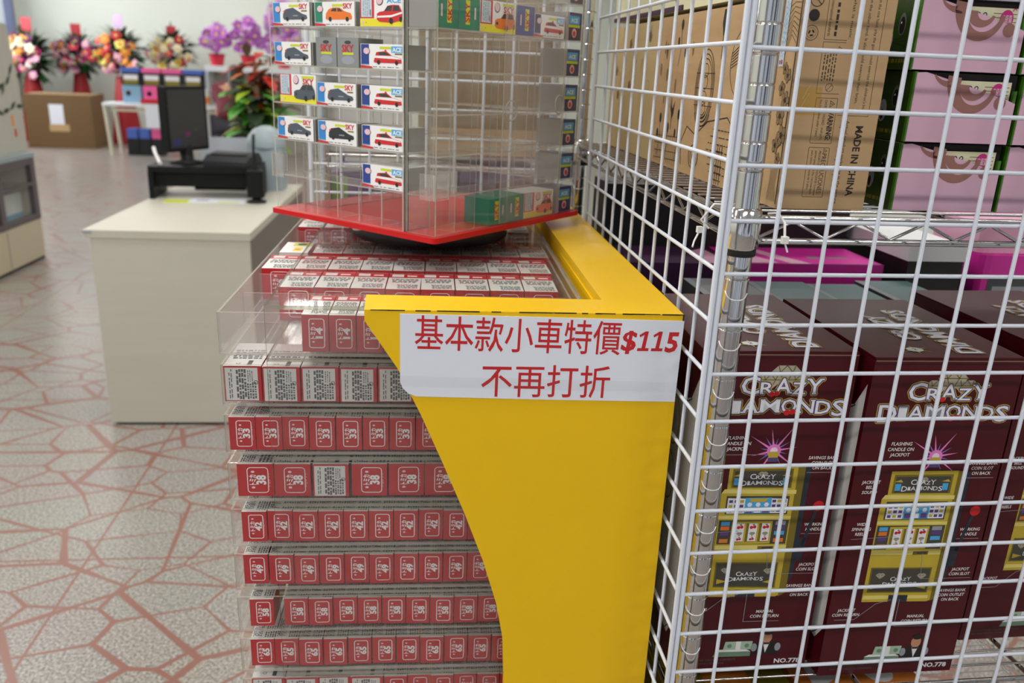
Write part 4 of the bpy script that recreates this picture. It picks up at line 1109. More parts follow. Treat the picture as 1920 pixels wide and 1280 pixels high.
def crazy_box():
    mb = MB(); w_, h, d = CWD, CHT, CDP
    mb.box((0, 0, 0), (w_, d, h - .001), 'crazy_red', z1='crazy_dark')
    mb.prism([(0, h - .0008), (d, h - .0008), (d, h + .0010), (d * .5, h + .0012), (.0015, h + .0012), (.0, h + .0006)], 0, .0005, w_ - .0005, 'crazy_red')
    mb.box((.001, -.0006, h - .0028), (w_ - .001, .0004, h - .0016), 'card_edge'); mb.box((.001, -.0005, h - .0060), (w_ - .001, .0, h - .0056), 'crazy_dark')
    F = Face(mb, (0, 0, 0), (1, 0, 0), (0, 0, 1), .00010)
    for x, y, s in ((.074, h - .0300, .014), (.107, h - .0300, .014), (.0905, h - .0215, .0170)): diamond(F, x, y, s, 1)
    logo(F, .0885, h - .0685, .150, 3)
    cherries(F, .0800, h - .0460, .0030, 8); cherries(F, .1000, h - .0670, .0034, 8)
    cx, cy = .0895, h - .1120
    for i in range(14):
        a = R(-60 + 300 * i / 13); l = (.020, .034, .016, .026)[i % 4]
        F.poly([(cx + .0016 * math.sin(a), cy - .0016 * math.cos(a)), (cx + l * math.cos(a), cy + l * math.sin(a)), (cx - .0016 * math.sin(a), cy + .0016 * math.cos(a))], 'glow_pink' if i % 2 else 'glow_blue', 1 + i % 2)
    F.disc(cx, cy, .0078, 'glow_pink', 3); F.disc(cx, cy, .0042, 'glow_core', 4)
    F.rect(cx - .0055, cy - .013, cx + .0055, cy - .001, 'gold', 5); F.rect(cx - .0055, cy - .013, cx + .0055, cy - .008, 'logo_violet', 6)
    machine(F, .0370, h - .2970, .0838)
    W_ = 'print_pale' if False else 'white'
    def note(lines, x, y, hh, align='l'):
        for i, t in enumerate(lines): F.text(t, x, y - i * hh * 1.62, hh, W_, 2, align=align, shear=.12, bold=.012, wscale=.92)
    note(['FLASHING', 'CANDLE ON', 'JACKPOT'], .0475, h - .0985, .0040, 'c'); F.line([(.032, h - .1165), (.084, h - .1165)], .0006, 'steel_grey', 2)
    note(['SAVINGS BANK', 'COIN SLOT', 'ON BACK'], .1475, h - .1225, .0038, 'c'); F.line([(.131, h - .1385), (.163, h - .1385)], .0006, 'steel_grey', 2)
    note(['JACKPOT', 'BELL', 'SOUND'], .0210, h - .1440, .0038, 'c')
    note(['WIDE', 'SPINNING', 'REELS'], .0200, h - .1960, .0038, 'c'); F.line([(.010, h - .2125), (.062, h - .2100)], .0005, 'steel_grey', 9)
    note(['WORKING', 'HANDLE'], .1500, h - .2050, .0038, 'c'); F.line([(.136, h - .2150), (.163, h - .2150)], .0006, 'steel_grey', 2)
    note(['JACKPOT', 'COIN SLOT'], .1500, h - .2570, .0038, 'c'); F.line([(.099, h - .2330), (.103, h - .2660), (.164, h - .2665)], .0005, 'steel_grey', 9)
    note(['SAVINGS BANK', 'COIN OUTLET', 'ON BACK'], .1460, h - .2850, .0038, 'c')
    note(['JACKPOT', 'COIN RETURN'], .0210, h - .3080, .0038, 'c'); F.line([(.008, h - .3185), (.032, h - .3185), (.055, h - .2980), (.072, h - .2930)], .0006, 'steel_grey', 9)
    note(['MANUAL', 'COIN RETURN'], .1080, h - .3190, .0040, 'c'); F.line([(.083, h - .2930), (.083, h - .3300), (.126, h - .3300)], .0006, 'steel_grey', 9)
    F.poly([(.052, h - .3790), (.098, h - .3790), (.098, h - .3720), (.056, h - .3720)], 'money_dark', 2); F.poly([(.054, h - .3722), (.098, h - .3722), (.092, h - .3690), (.060, h - .3690)], 'white', 3)
    F.poly([(.064, h - .3695), (.099, h - .3695), (.099, h - .3580), (.066, h - .3580)], 'money', 3); F.rect(.079, h - .3695, .085, h - .3580, 'white', 4); F.disc(.0715, h - .364, .0028, 'money_dark', 4); F.disc(.0925, h - .364, .0028, 'money_dark', 4)
    x, y = .1160, h - .3610
    F.poly([(x - .016, y - .016), (x + .016, y - .016), (x + .013, y + .001), (x - .013, y + .001)], 'black', 2); F.disc(x - .0145, y - .006, .0038, 'steel_grey', 3, 10, ry=.0058); F.disc(x + .0145, y - .006, .0038, 'steel_grey', 3, 10, ry=.0058)
    F.poly([(x - .004, y), (x + .004, y), (x, y - .014)], 'white', 3); F.disc(x, y + .0075, .0062, 'skin', 3, 14, ry=.0080); F.disc(x + .0006, y + .0145, .0062, 'hair', 4, 12, ry=.0036); F.rect(x - .0035, y - .002, x + .0035, y + .0005, 'black', 4)
    F.text('NO.778', .1290, h - .3900, .0060, W_, 2, width=.0320, bold=.03)
    F.text('SPECIFICATIONS, COLORS & CONTENTS', .0150, h - .3845, .0028, 'print_grey', 2, width=.066); F.text('MAY VARY FROM ILLUSTRATION', .0150, h - .3892, .0026, 'print_grey', 2, width=.052)
    T = Face(mb, (0, 0, h + .0012), (1, 0, 0), (0, 1, 0), .0001)
    def tl(t, x, y, l, hh):
        for kk, (bo, mt) in enumerate(((.10, 'logo_yellow'), (.064, 'logo_violet'), (.026, 'logo_white'))): T.text(t, x, y, hh, mt, 4 + kk, width=l, rot=90, bold=bo)
    tl('DIAMONDS', .1290, .014, .165, .026); tl('CRAZY', .0905, .060, .095, .024)
    for i in range(12):
        a = R(30 * i); T.poly([(.058 + .004 * math.cos(a + .5), .026 + .004 * math.sin(a + .5)), (.058 + .019 * math.cos(a), .026 + .013 * math.sin(a)), (.058 + .004 * math.cos(a - .5), .026 + .004 * math.sin(a - .5))], 'logo_yellow' if i % 2 else 'leaf_green', 4)
    T.disc(.058, .026, .0095, 'logo_white', 6, 12, ry=.007); T.text('2', .058, .0235, .006, 'gold_dark', 7, align='c', bold=.03)
    S = Face(mb, (0, d, 0), (0, -1, 0), (0, 0, 1))
    S.poly([(.03, .055), (d - .020, .040), (d - .007, .060), (d - .006, h - .030), (d - .024, h - .060), (d - .060, h - .075), (.03, h - .075)], 'off_white', 1)
    S.arc(d - .055, h - .020, .052, 200, 310, .0016, .0016, 'print_grey', 3, n=14)
    for z in (.12, .20, .27): S.arc(d - .075, z + .02, .020, 0, 360, .0018, .0018, 'olive_card', 3, n=16, ry=.030)
    S.rect(.05, .08, d - .10, .25, 'olive_card', 2); S.rect(.06, .26, d - .085, .30, 'machine_panel', 2)
    S.line([(d - .0285, .040), (d - .012, .058)], .0016, 'print_grey', 3)
    return mb
cb = tag(crazy_box().build('toy_carton', loc=SW(.0175, .0530, zl), rz=TS - R(1.5)), 'maroon toy slot machine carton beside the chrome post, leftmost of its row', 'carton', 'maroon slot machine cartons')
dup(cb, SW(.1930, .0310, zl), TS - R(1), 'maroon toy slot machine carton in the middle of its row, fully in view')
dup(cb, SW(.4080, .0800, zl), TS + R(.5), 'maroon toy slot machine carton at the right, cut by the picture edge')
# cartons behind them
def plain_box(name, lo, sz, m1, top, label, cat='carton', rz=TS, group=None, deco=None):
    mb = MB(); mb.box((0, 0, 0), sz, m1, z1=top)
    if deco: deco(mb, sz)
    return tag(mb.build(name, loc=SW(*lo), rz=rz), label, cat, group)
def grey_deco(mb, s):
    T = Face(mb, (0, 0, s[2]), (1, 0, 0), (0, 1, 0))
    T.rect(0, 0, s[0] * .12, s[1], 'steel_grey'); T.disc(s[0] * .6, s[1] * .45, s[0] * .22, 'teal_card', 2); T.rect(s[0] * .25, s[1] * .1, s[0] * .55, s[1] * .25, 'magenta_pale', 2)
plain_box('carton', (.018, .292, zl), (.106, .17, .345), 'grey_dark', 'black', 'black carton behind the leftmost maroon carton', deco=lambda mb, s: Face(mb, (0, 0, 0), (1, 0, 0), (0, 0, 1)).rect(.0, s[2] * .90, s[0], s[2] * .95, 'cherry'))
plain_box('carton', (.130, .300, zl), (.092, .16, .375), 'grey_dark', 'grey_card', 'grey carton behind the gap between two maroon cartons', deco=grey_deco)
plain_box('carton', (.228, .296, zl), (.092, .16, .372), 'grey_dark', 'teal_card', 'grey and teal carton behind the middle maroon carton', deco=grey_deco)
plain_box('carton', (.324, .300, zl), (.086, .16, .368), 'grey_dark', 'teal_card', 'teal-topped carton behind the right side of the middle maroon carton', deco=grey_deco)
plain_box('carton', (.4160, .3250, zl), (.090, .15, .370), 'grey_dark', 'teal_card', 'teal-topped carton behind the right maroon carton', deco=grey_deco)
def mag(mb, s):
    T = Face(mb, (0, 0, s[2]), (1, 0, 0), (0, 1, 0))
    if s[0] < .21: T.poly([(s[0] * .75, .0), (s[0], 0), (s[0] * .95, s[1] * .9), (s[0] * .80, s[1] * .7)], 'magenta_pale', 1); return
    T.poly([(.01, .01), (s[0] * .30, .01), (s[0] * .12, s[1] * .9), (.01, s[1] * .9)], 'magenta_pale', 1); T.poly([(s[0] * .38, .0), (s[0] * .52, 0), (s[0] * .30, s[1] * .95), (s[0] * .22, s[1] * .95)], 'magenta_pale', 1)
    T.scribble(s[0] * .55, s[1] * .3, s[0] * .85, s[1] * .5, 1, 'grey_card', 2, seed=2)
    T.rect(s[0] * .0, 0, s[0], .004, 'plum', 2)
plain_box('toy_box', (.030, .5200, zl), (.200, .13, .385), 'plum', 'plum', 'plum toy box with pale print behind the black carton', 'toy box', deco=mag)
plain_box('toy_box', (.238, .5200, zl), (.252, .13, .385), 'magenta', 'magenta', 'bright magenta toy box behind the grey carton', 'toy box', deco=mag)
plain_box('carton', (.5200, .3300, zl), (.075, .14, .16), 'kraft', 'kraft', 'low brown carton, right of the bright magenta toy box')
for i, u in enumerate((.050, .275)):
    plain_box('carton', (u, .650, zl), (.215, .100, .490), 'black', 'black', ('tall black carton at the back, behind the plum toy box', 'tall black carton at the back, behind the bright magenta toy box')[i])
mb = MB(); mb.rbox((0, 0, 0), (.22, .16, .10), .02, 'magenta'); mb.box((.02, -.0006, .03), (.12, 0, .062), 'grey_dark'); mb.rbox((.0, .01, .101), (.22, .15, .15), .02, 'magenta_pale')
F = Face(mb, (0, -.0006, 0), (1, 0, 0), (0, 0, 1)); F.rect(.03, .038, .10, .048, 'steel_grey', 1)
tag(mb.build('toy_box', loc=SW(.645, .500, zl + .3085), rz=TS), 'magenta toy pack with a dark window, on a black box at the right', 'toy box')
mb = MB(); mb.box((0, 0, 0), (.25, .20, .308), 'black')
tag(mb.build('carton', loc=SW(.63, .485, zl), rz=TS), 'black box under the magenta toy pack', 'carton')
mb = MB(); mb.box((0, 0, 0), (.095, .27, .40), 'black', z1='grey_dark'); mb.box((-.004, -.004, .400), (.099, .270, .425), 'table_white')
tag(mb.build('carton', loc=SW(.512, .490, zl), rz=TS), 'black carton with a white lid, slanting away behind the right maroon carton', 'carton')
# things on the lowest shelf
zll = ZLL + .0028
plain_box('carton', (.215, .070, zll), (.17, .20, .325), 'orange_card', 'orange_card', 'orange and white carton on the lowest shelf, under the middle maroon one',
          deco=lambda mb, s: (Face(mb, (0, 0, s[2]), (1, 0, 0), (0, 1, 0)).poly([(.02, .02), (.07, .05), (.05, .09), (.09, .16), (.03, .15)], 'white', 1), Face(mb, (0, 0, s[2]), (1, 0, 0), (0, 1, 0)).disc(.12, .05, .02, 'white', 1)))
plain_box('carton', (.040, .060, zll), (.16, .20, .335), 'olive_card', 'olive_card', 'olive carton on the lowest shelf, under the leftmost maroon one', deco=lambda mb, s: Face(mb, (0, 0, s[2]), (1, 0, 0), (0, 1, 0)).rect(.05, .03, .11, .09, 'orange_card', 1))

# ------------------------------------------------------------------ second rack, behind the turning stand
r2_ = thing('wire_shelving', 'second chrome shelving rack, seen through the clear turning stand', 'shelving', (-.19, 1.60, 0), 0)
for (x, y) in ((.02, .02), (.45, .02), (.02, .40), (.45, .40)):
    mb = MB(); mb.lathe([(.0119, 0), (.0119, 1.80)], 'chrome', 20, (x, y)); mb.build('post', r2_)
for z in (.30, .86, 1.205, 1.75):
    mb = MB()
    for y in (.012, .408):
        for dz in (0, -.022): mb.tube([(.02, y, z + dz), (.45, y, z + dz)], .003, 'chrome', 8)
    for i in range(16): mb.tube([(.01, .02 + .025 * i, z + .001), (.46, .02 + .025 * i, z + .001)], .0015, 'chrome', 6, False)
    mb.build('wire_shelf', r2_)
t = thing('mesh_panel', 'white wire mesh panel across the second rack, seen through the turning stand', 'mesh panel', (-.19, 1.575, 0), 0)
mb = MB()
for i in range(1, 9): mb.tube([(.003 + .0515 * i, -.002, .12), (.003 + .0515 * i, -.002, 1.80)], .0026, 'wire_white', 8)
for j in range(33): mb.tube([(0, .002, 1.758 - .0515 * j), (.463, .002, 1.758 - .0515 * j)], .0026, 'wire_white', 8)
mb.build('wires', t)
mb = MB()
for x in (0, .463): mb.tube([(x, 0, .10), (x, 0, 1.82)], .0042, 'wire_white', 8)
for z in (.12, 1.80): mb.tube([(0, 0, z), (.463, 0, z)], .0042, 'wire_white', 8)
mb.build('frame', t)
def back_item(name, x, y, z, sz, m1, top, label, cat='carton', deco=None):
    mb = MB(); mb.box((0, 0, 0), sz, m1, z1=top)
    if deco: deco(Face(mb, (0, 0, 0), (1, 0, 0), (0, 0, 1)), sz)
    tag(mb.build(name, loc=(x, y, z)), label, cat)
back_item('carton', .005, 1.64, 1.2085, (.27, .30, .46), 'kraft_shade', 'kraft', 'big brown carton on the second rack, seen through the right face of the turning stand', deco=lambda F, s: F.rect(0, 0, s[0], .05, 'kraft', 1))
back_item('carton', -.175, 1.64, 1.2085, (.165, .30, .40), 'off_white', 'off_white', 'white carton on the second rack, seen through the left face of the turning stand')
def pastel(F, s):
    F.rect(0, s[2] * .8, s[0], s[2], 'violet', 1); F.disc(s[0] * .3, s[2] * .4, s[2] * .2, 'petal_yellow', 1); F.disc(s[0] * .7, s[2] * .5, s[2] * .25, 'magenta_pale', 1)
back_item('toy_box', .085, 1.64, .8635, (.14, .25, .325), 'orchid_pale', 'violet', 'pastel pink toy box low on the second rack, behind the turning stand', 'toy box', pastel)
back_item('toy_box', -.02, 1.64, .8635, (.10, .25, .325), 'sky_blue', 'tub_white', 'white and sky-blue toy box low on the second rack, behind the turning stand', 'toy box', lambda F, s: F.rect(0, s[2] * .5, s[0], s[2], 'tub_white', 1))
back_item('toy_box', -.175, 1.64, .8635, (.15, .25, .30), 'violet', 'violet', 'violet and green toy box low on the second rack, left end', 'toy box', lambda F, s: F.rect(s[0] * .1, 0, s[0] * .3, s[2], 'leaf_bright', 1))
back_item('toy_box', .23, 1.64, .8635, (.045, .25, .31), 'plum', 'plum', 'narrow plum toy box low on the second rack, right end', 'toy box')

# ------------------------------------------------------------------ counter and till
CY = R(-1)
ctr = thing('counter', 'pale wood-grain shop counter with a grey side, standing on the paved floor', 'counter', (-1.185, 3.10, 0), CY)
CW_, CD_, CH_ = .585, 1.32, .762
mb = MB(); mb.rbox((0, 0, CH_ - .028), (CW_, CD_, CH_), .006, 'counter_wood'); mb.build('worktop', ctr)
mb = MB(); mb.box((.022, .004, .012), (CW_ - .004, .022, CH_ - .028), 'counter_wood'); mb.build('front_panel', ctr)
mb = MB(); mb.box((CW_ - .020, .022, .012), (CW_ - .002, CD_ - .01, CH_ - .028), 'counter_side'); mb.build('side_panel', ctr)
mb = MB(); mb.box((.022, .022, .012), (.042, CD_ - .01, CH_ - .028), 'counter_wood'); mb.build('side_panel', ctr)
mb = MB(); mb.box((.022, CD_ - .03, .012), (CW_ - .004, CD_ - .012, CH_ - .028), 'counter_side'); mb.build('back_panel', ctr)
mb = MB(); mb.box((.035, .02, 0), (CW_ - .02, CD_ - .03, .012), 'black'); mb.build('kick_strip', ctr)
mb = MB(); mb.box((.0, -.002, CH_ - .012), (.03, .002, CH_ - .002), 'steel_grey'); mb.build('corner_cap', ctr)

rs = thing('monitor_riser', 'black desktop riser standing on the counter, carrying the screen', 'riser', (-1.165, 3.83, CH_), R(4))
mb = MB(); mb.rbox((0, 0, .118), (.475, .27, .142), .012, 'pos_black'); mb.build('top', rs)
for x in (0, .453):
    mb = MB(); mb.box((x, .004, 0), (x + .022, .266, .118), 'pos_black'); mb.build('leg', rs)
mb = MB(); mb.box((.022, .03, .052), (.453, .05, .118), 'pos_black'); mb.build('front_panel', rs)

ms = thing('till_screen', 'tall dark till monitor turned sideways on the black riser', 'monitor', (-1.035, 4.0, CH_ + .142), R(63))
mb = MB(); mb.lathe([(.075, 0), (.078, .006), (.030, .016), (.028, .05)], 'pos_black', 24); mb.build('stand_base', ms)
mb = MB(); mb.tube([(0, .0, .04), (0, .012, .10)], [.030, .026], 'pos_black', 14); mb.build('neck', ms)
mb = MB(); mb.rbox((-.130, -.018, .055), (.130, .020, .335), .008, 'pos_black', axis=1); mb.build('casing', ms)
mb = MB(); F = Face(mb, (0, -.0185, 0), (1, 0, 0), (0, 0, 1), .0006); F.rect(-.116, .070, .116, .322, 'screen', 1)
F.rect(-.02, .12, .01, .14, 'petal_purple', 2); F.rect(.04, .14, .06, .155, 'foliage', 2); F.rect(-.10, .08, -.05, .11, 'deep_navy', 2)
mb.build('screen', ms)
mb = MB(); mb.tube([(-.02, -.09, .0085), (-.03, -.07, .012), (-.05, -.05, .05), (-.06, -.03, .07)], .008, 'white', 8)
tag(mb.build('cable', loc=(-1.10, 3.97, CH_ + .1425), rz=0), 'white looped cable at the foot of the till monitor', 'cable')
mb = MB(); mb.prism([(0, 0), (.20, 0), (.20, .022), (.16, .052), (.05, .044), (0, .022)], 0, 0, .20, 'pos_grey'); mb.box((.02, .05, .044), (.18, .14, .050), 'pos_black')
tag(mb.build('telephone', loc=(-.945, 3.90, CH_ + .143), rz=R(-10)), 'dark grey wedge-shaped desk telephone on the right of the riser', 'telephone')
lp = thing('laptop', 'silver laptop lid standing open behind the telephone', 'laptop', (-1.06, 4.30, CH_), R(3))
mb = MB(); mb.rbox((0, -.15, 0), (.235, 0, .014), .01, 'pos_grey'); mb.build('base', lp)
mb = MB(); mb.prism([(0, .012), (.012, .010), (.072, .226), (.060, .230)], 0, 0, .235, 'steel_grey'); mb.build('lid', lp)
sc_ = thing('barcode_scanner', 'black barcode scanner standing in its cradle at the counter\'s right', 'scanner', (-.700, 3.80, CH_), 0)
mb = MB(); mb.lathe([(.042, 0), (.042, .008), (.020, .014), (.016, .03)], 'pos_black', 20); mb.build('cradle', sc_)
mb = MB(); mb.rbox((-.036, -.03, .026), (.036, .03, .140), .016, 'pos_black'); mb.build('head', sc_)
mb = MB(); mb.tube([(.0, .02, .13), (-.012, .05, .22), (-.01, .06, .29)], .006, 'pos_black', 8); mb.build('cord', sc_)
for i, (x, y, a, m1, lab) in enumerate(((-1.09, 3.795, -4, 'flyer_lime', 'lime flyer lying on the counter before the riser'), (-.99, 3.805, 5, 'paper', 'white flyer on the counter, between a lime one and a striped one'), (-.875, 3.81, 2, 'paper', 'white and lime flyer on the counter near the scanner'))):
    mb = MB(); mb.box((0, -.05, 0), (.125, .05, .0008 + .0006 * i), m1)
    if i == 2: mb.box((.01, -.048, .002), (.10, -.02, .0023), 'flyer_lime')
    if i == 1: mb.box((.03, 0, .0014), (.08, .02, .0017), 'petal_purple')
    tag(mb.build('flyer', loc=(x, y, CH_ + .0002), rz=R(a)), lab, 'flyer')
pr = thing('label_printer', 'grey dome-lidded label printer at the back of the counter', 'printer', (-.720, 4.24, CH_), 0)
mb = MB(); mb.rbox((-.080, -.08, 0), (.080, .09, .20), .015, 'device_grey'); mb.build('body', pr)
mb = MB(); mb.lathe([(.092, .202), (.092, .216), (.085, .252), (.060, .284), (.022, .300), (.003, .302)], 'device_grey', 24); mb.build('lid', pr)

# ------------------------------------------------------------------ plants
def leaf(mb, p, d, l, w_, mt, droop=.3):
    """one folded blade"""
    p = Vector(p); d = Vector(d).normalized(); sd = d.cross(Vector((0, 0, 1)))
    if sd.length < .1: sd = Vector((1, 0, 0))
    sd.normalize(); n = sd.cross(d)
    vs = []
    for i, (t, ww) in enumerate(((0, .1), (.25, .8), (.55, 1), (.8, .7), (1, .05))):
        c = p + d * (l * t) - Vector((0, 0, droop * l * t * t))
        vs += [c - sd * w_ * ww * .5 + n * w_ * .12 * ww, c, c + sd * w_ * ww * .5 + n * w_ * .12 * ww]
    fs = []
    for i in range(4):
        a = i * 3; fs += [(a, a + 1, a + 4, a + 3), (a + 1, a + 2, a + 5, a + 4)]
    mb.add(vs, fs, mt, True)
def rdir(g, zmin=-.3):
    while True:
        v = Vector((g.uniform(-1, 1), g.uniform(-1, 1), g.uniform(zmin, 1)))
        if .2 < v.length < 1: return v.normalized()
g = random.Random(11)
cp = thing('croton_plant', 'potted plant with red upper and green lower leaves, behind the counter', 'plant', (-1.06, 6.0, 0))
mb = MB(); mb.lathe([(.13, 0), (.17, .30), (.18, .32), (.15, .32)], 'pot_clay', 24); mb.build('pot', cp)
mb = MB()
for i in range(4): mb.tube([(.03 * i - .04, 0, .3), (.05 * i - .08, .02, .8), (.06 * i - .10, 0, 1.28)], .012, 'stem_brown', 6)
mb.build('stem', cp)
mb = MB()
for i in range(120):
    z = g.uniform(.86, 1.18); d = rdir(g); leaf(mb, (g.uniform(-.10, .12), g.uniform(-.1, .1), z), (d.x, d.y, d.z * .5), g.uniform(.15, .25), g.uniform(.07, .12), g.choice(['leaf_bright', 'leaf_bright', 'leaf_lime', 'foliage']))
mb.build('green_leaves', cp)['kind'] = 'stuff'
mb = MB()
for i in range(70):
    z = g.uniform(1.12, 1.38); d = rdir(g); leaf(mb, (g.uniform(-.06, .16), g.uniform(-.1, .1), z), (d.x, d.y, d.z * .7), g.uniform(.12, .2), g.uniform(.04, .07), g.choice(['croton_red', 'croton_red', 'croton_orange', 'stem_brown']))
mb.build('red_leaves', cp)['kind'] = 'stuff'

bloom_me = {}
def bloom(parent, mt, p, r):
    k = mt
    if k not in bloom_me:
        mb = MB()
        for i in range(6):
            a = 2 * math.pi * i / 6; leaf(mb, (0, 0, 0), (math.cos(a), math.sin(a), .5), 1., .75, mt, .5)
        mb.ball((0, 0, .12), .22, 'petal_yellow' if mt != 'petal_yellow' else 'petal_orange', 8, 5)
        o = mb.build('bloom', parent); bloom_me[k] = o.data
    else:
        o = bpy.data.objects.new('bloom', bloom_me[k]); COL.objects.link(o); o.parent = parent
    o.location = p; o.scale = (r, r, r)
    o.rotation_euler = (R(90) + g.uniform(-.7, .7), g.uniform(-.6, .6), g.uniform(-.6, .6))
def flower_stand(x, y, label, cols, card, zc=1.22, rx=.40, rz_=.36, ztop=1.82, n=36, skirt='skirt_red'):
    t = thing('flower_stand', label, 'flower stand', (x, y, 0), g.uniform(-.2, .2), 'congratulation flower stands along the back wall')
    mb = MB(); mb.lathe([(.23, 0), (.19, .35), (.125, .80), (.09, 1.02)], skirt, 20); mb.build('skirt', t)
    mb = MB()
    for i in range(300):
        d = rdir(g, -.5); s = g.uniform(.25, .8)
        leaf(mb, (d.x * rx * s, d.y * .22 * s, zc + d.z * rz_ * s), (d.x, d.y * .4, d.z * .6 + .2), g.uniform(.12, .24), g.uniform(.06, .11), g.choice(['foliage', 'foliage', 'foliage', 'leaf_green']))
    for i in range(9):
        a = R(-75 + 150 * i / 8); leaf(mb, (.1 * math.sin(a), .03, zc + .15), (math.sin(a), 0, math.cos(a) * .8 + .2), g.uniform(.32, .46), .045, 'foliage_light', .25)
    mb.build('foliage', t)['kind'] = 'stuff'
    for i in range(n):
        a = g.uniform(0, 6.28); s = math.sqrt(g.random()) * .92
        bloom(t, cols[i % len(cols)], (rx * s * math.cos(a), -.19 - .06 * g.random(), zc + rz_ * .85 * s * math.sin(a)), g.uniform(.062, .100))
    mb = MB(); mb.box((-.075, .02, ztop - .20), (.075, .026, ztop), card); mb.tube([(0, .03, 1.0), (0, .03, ztop - .1)], .006, 'stem_brown', 6); mb.build('message_card', t)
flower_stand(-6.20, 14.95, 'flower stand with red card by the window, partly behind the grey panel', ['petal_magenta', 'petal_pink', 'petal_cream'], 'card_red', 1.25, .20, .36, 1.84, 20)
flower_stand(-5.90, 14.22, 'flower stand of cream and magenta blooms, behind the left of the big carton', ['petal_cream', 'petal_magenta', 'petal_purple', 'petal_cream', 'petal_orange', 'petal_pink'], 'card_red', 1.26, .36, .40, 1.82)
flower_stand(-5.45, 14.95, 'flower stand of pale pink and deep purple blooms, behind the right of the big carton', ['petal_purple', 'petal_pink', 'petal_purple', 'petal_magenta', 'petal_red', 'petal_pink', 'petal_orange'], 'card_red', 1.28, .36, .34, 1.78)
flower_stand(-4.56, 14.22, 'flower stand with lilac card and yellow, red and orange blooms', ['petal_red', 'petal_yellow', 'petal_orange', 'petal_red', 'petal_pink', 'petal_purple', 'petal_orange'], 'card_lilac', 1.36, .40, .36, 1.92)
flower_stand(-3.97, 14.95, 'flower stand of yellow and cream blooms, behind the small toy machines', ['petal_yellow', 'petal_cream', 'petal_red', 'petal_yellow', 'petal_pink', 'petal_cream'], 'card_red', 1.40, .36, .30, 1.81)

def orchid(x, y, z, label, h, n, w_, pale):
    t = thing('orchid_pot', label, 'orchid', (x, y, z), 0)
    mb = MB(); mb.lathe([(.08, 0), (.11, .14), (.115, .16), (.09, .16)], 'petal_red', 20); mb.build('pot', t)
    mb = MB()
    for i in range(14): leaf(mb, (0, 0, .15), (math.cos(i * 2.4), math.sin(i * 2.4), .3), .15, .06, 'foliage')
    mb.build('foliage', t)
    for i in range(n):
        a = g.random(); s = g.uniform(-1, 1)
        bloom(t, g.choice(['orchid', 'orchid', 'orchid_pale']), (w_ * s, g.uniform(-.08, .05), .20 + (h - .20) * (a * (1 - .45 * s * s)) + .05), g.uniform(.080, .115))
    mb = MB()
    for i in range(4): mb.tube([(0, 0, .15), (.05 * (i - 1.5), 0, h * .6), (w_ * .5 * (i - 1.5), 0, h * .9)], .006, 'leaf_green', 6)
    mb.build('stem', t)

# ------------------------------------------------------------------ tables, machines, cartons at the back
st_ = thing('display_shelf', 'white high display shelf at the back, with the orchids on top', 'shelf', (-2.98, 12.80, 0), 0)
mb = MB(); mb.box((0, 0, 1.17), (1.60, .45, 1.245), 'table_white'); mb.build('top', st_)
mb = MB(); mb.box((.02, .40, .0), (1.58, .44, 1.17), 'panel_grey'); mb.build('back_panel', st_)
for x in (0, 1.56):
    mb = MB(); mb.box((x, .02, 0), (x + .04, .40, 1.17), 'table_white'); mb.build('leg', st_)
orchid(-2.84, 13.0, 1.245, 'magenta orchid pot on the white shelf, the left one', .50, 30, .17, 0)
orchid(-2.40, 13.0, 1.245, 'magenta orchid pot on the white shelf, in the middle', .58, 34, .18, 0)
orchid(-1.90, 13.0, 1.245, 'tall magenta orchid on the white shelf, beside the turning stand', .86, 52, .21, 0)

tb = thing('folding_table', 'white folding table carrying the small toy machines', 'table', (-4.27, 12.35, 0), 0)
mb = MB(); mb.rbox((0, 0, .672), (1.70, .385, .712), .03, 'table_white'); mb.build('top', tb)
for (x, y) in ((.06, .05), (1.60, .05), (.10, .33), (1.60, .33)):
    mb = MB(); mb.tube([(x, y, 0), (x - .04 * (1 if x < 1 else -1), y, .672)], .024, 'table_leg', 10); mb.build('leg', tb)
mb = MB(); mb.box((.10, .05, .60), (1.60, .07, .64), 'table_leg'); mb.build('rail', tb)
pn = thing('notice', 'white paper notice with a red top hanging over the front of the white table', 'notice', (-3.70, 12.335, 0), 0)
mb = MB(); mb.box((0, 0, .40), (.23, .006, .735), 'paper'); mb.build('sheet', pn)
mb = MB(); mb.box((-.05, -.002, .715), (.26, .03, .775), 'print_red'); mb.build('header', pn)
MC = [('toy_blue', 'toy_pale_blue', 'blue toy capsule machine, left end of the white table'), ('toy_pink', 'toy_pink', 'pink toy capsule machine, between the blue one and another pink one'),
      ('toy_pink', 'tub_white', 'pink and white toy capsule machine behind the till monitor'), ('toy_blue', 'toy_pale_blue', 'blue toy capsule machine, right of the pink machines')]
for i, (c1, c2, lab) in enumerate(MC):
    t = thing('capsule_machine', lab, 'capsule machine', (-4.02 + .275 * i, 12.47, .712), 0)
    mb = MB(); mb.rbox((0, 0, 0), (.25, .24, .235), .012, c2); mb.build('lower_body', t)
    mb = MB(); mb.box((.012, .012, .235), (.238, .23, .405), 'pos_grey'); mb.build('upper_body', t)
    mb = MB(); mb.rbox((0, 0, .405), (.25, .24, .465), .012, c1); mb.build('lid', t)
    mb = MB(); mb.box((.03, .006, .31), (.22, .012, .375), 'tub_white'); mb.box((.03, .006, .25), (.22, .012, .31), 'olive_card'); mb.build('window_panel', t)
    mb = MB(); mb.lathe([(.001, -.030), (.034, -.030), (.034, -.004)], 'cherry' if i == 0 else 'violet', 16); o = mb.build('dial', t); o.rotation_euler = (R(-90), 0, 0); o.location = (.08, .03, .13)
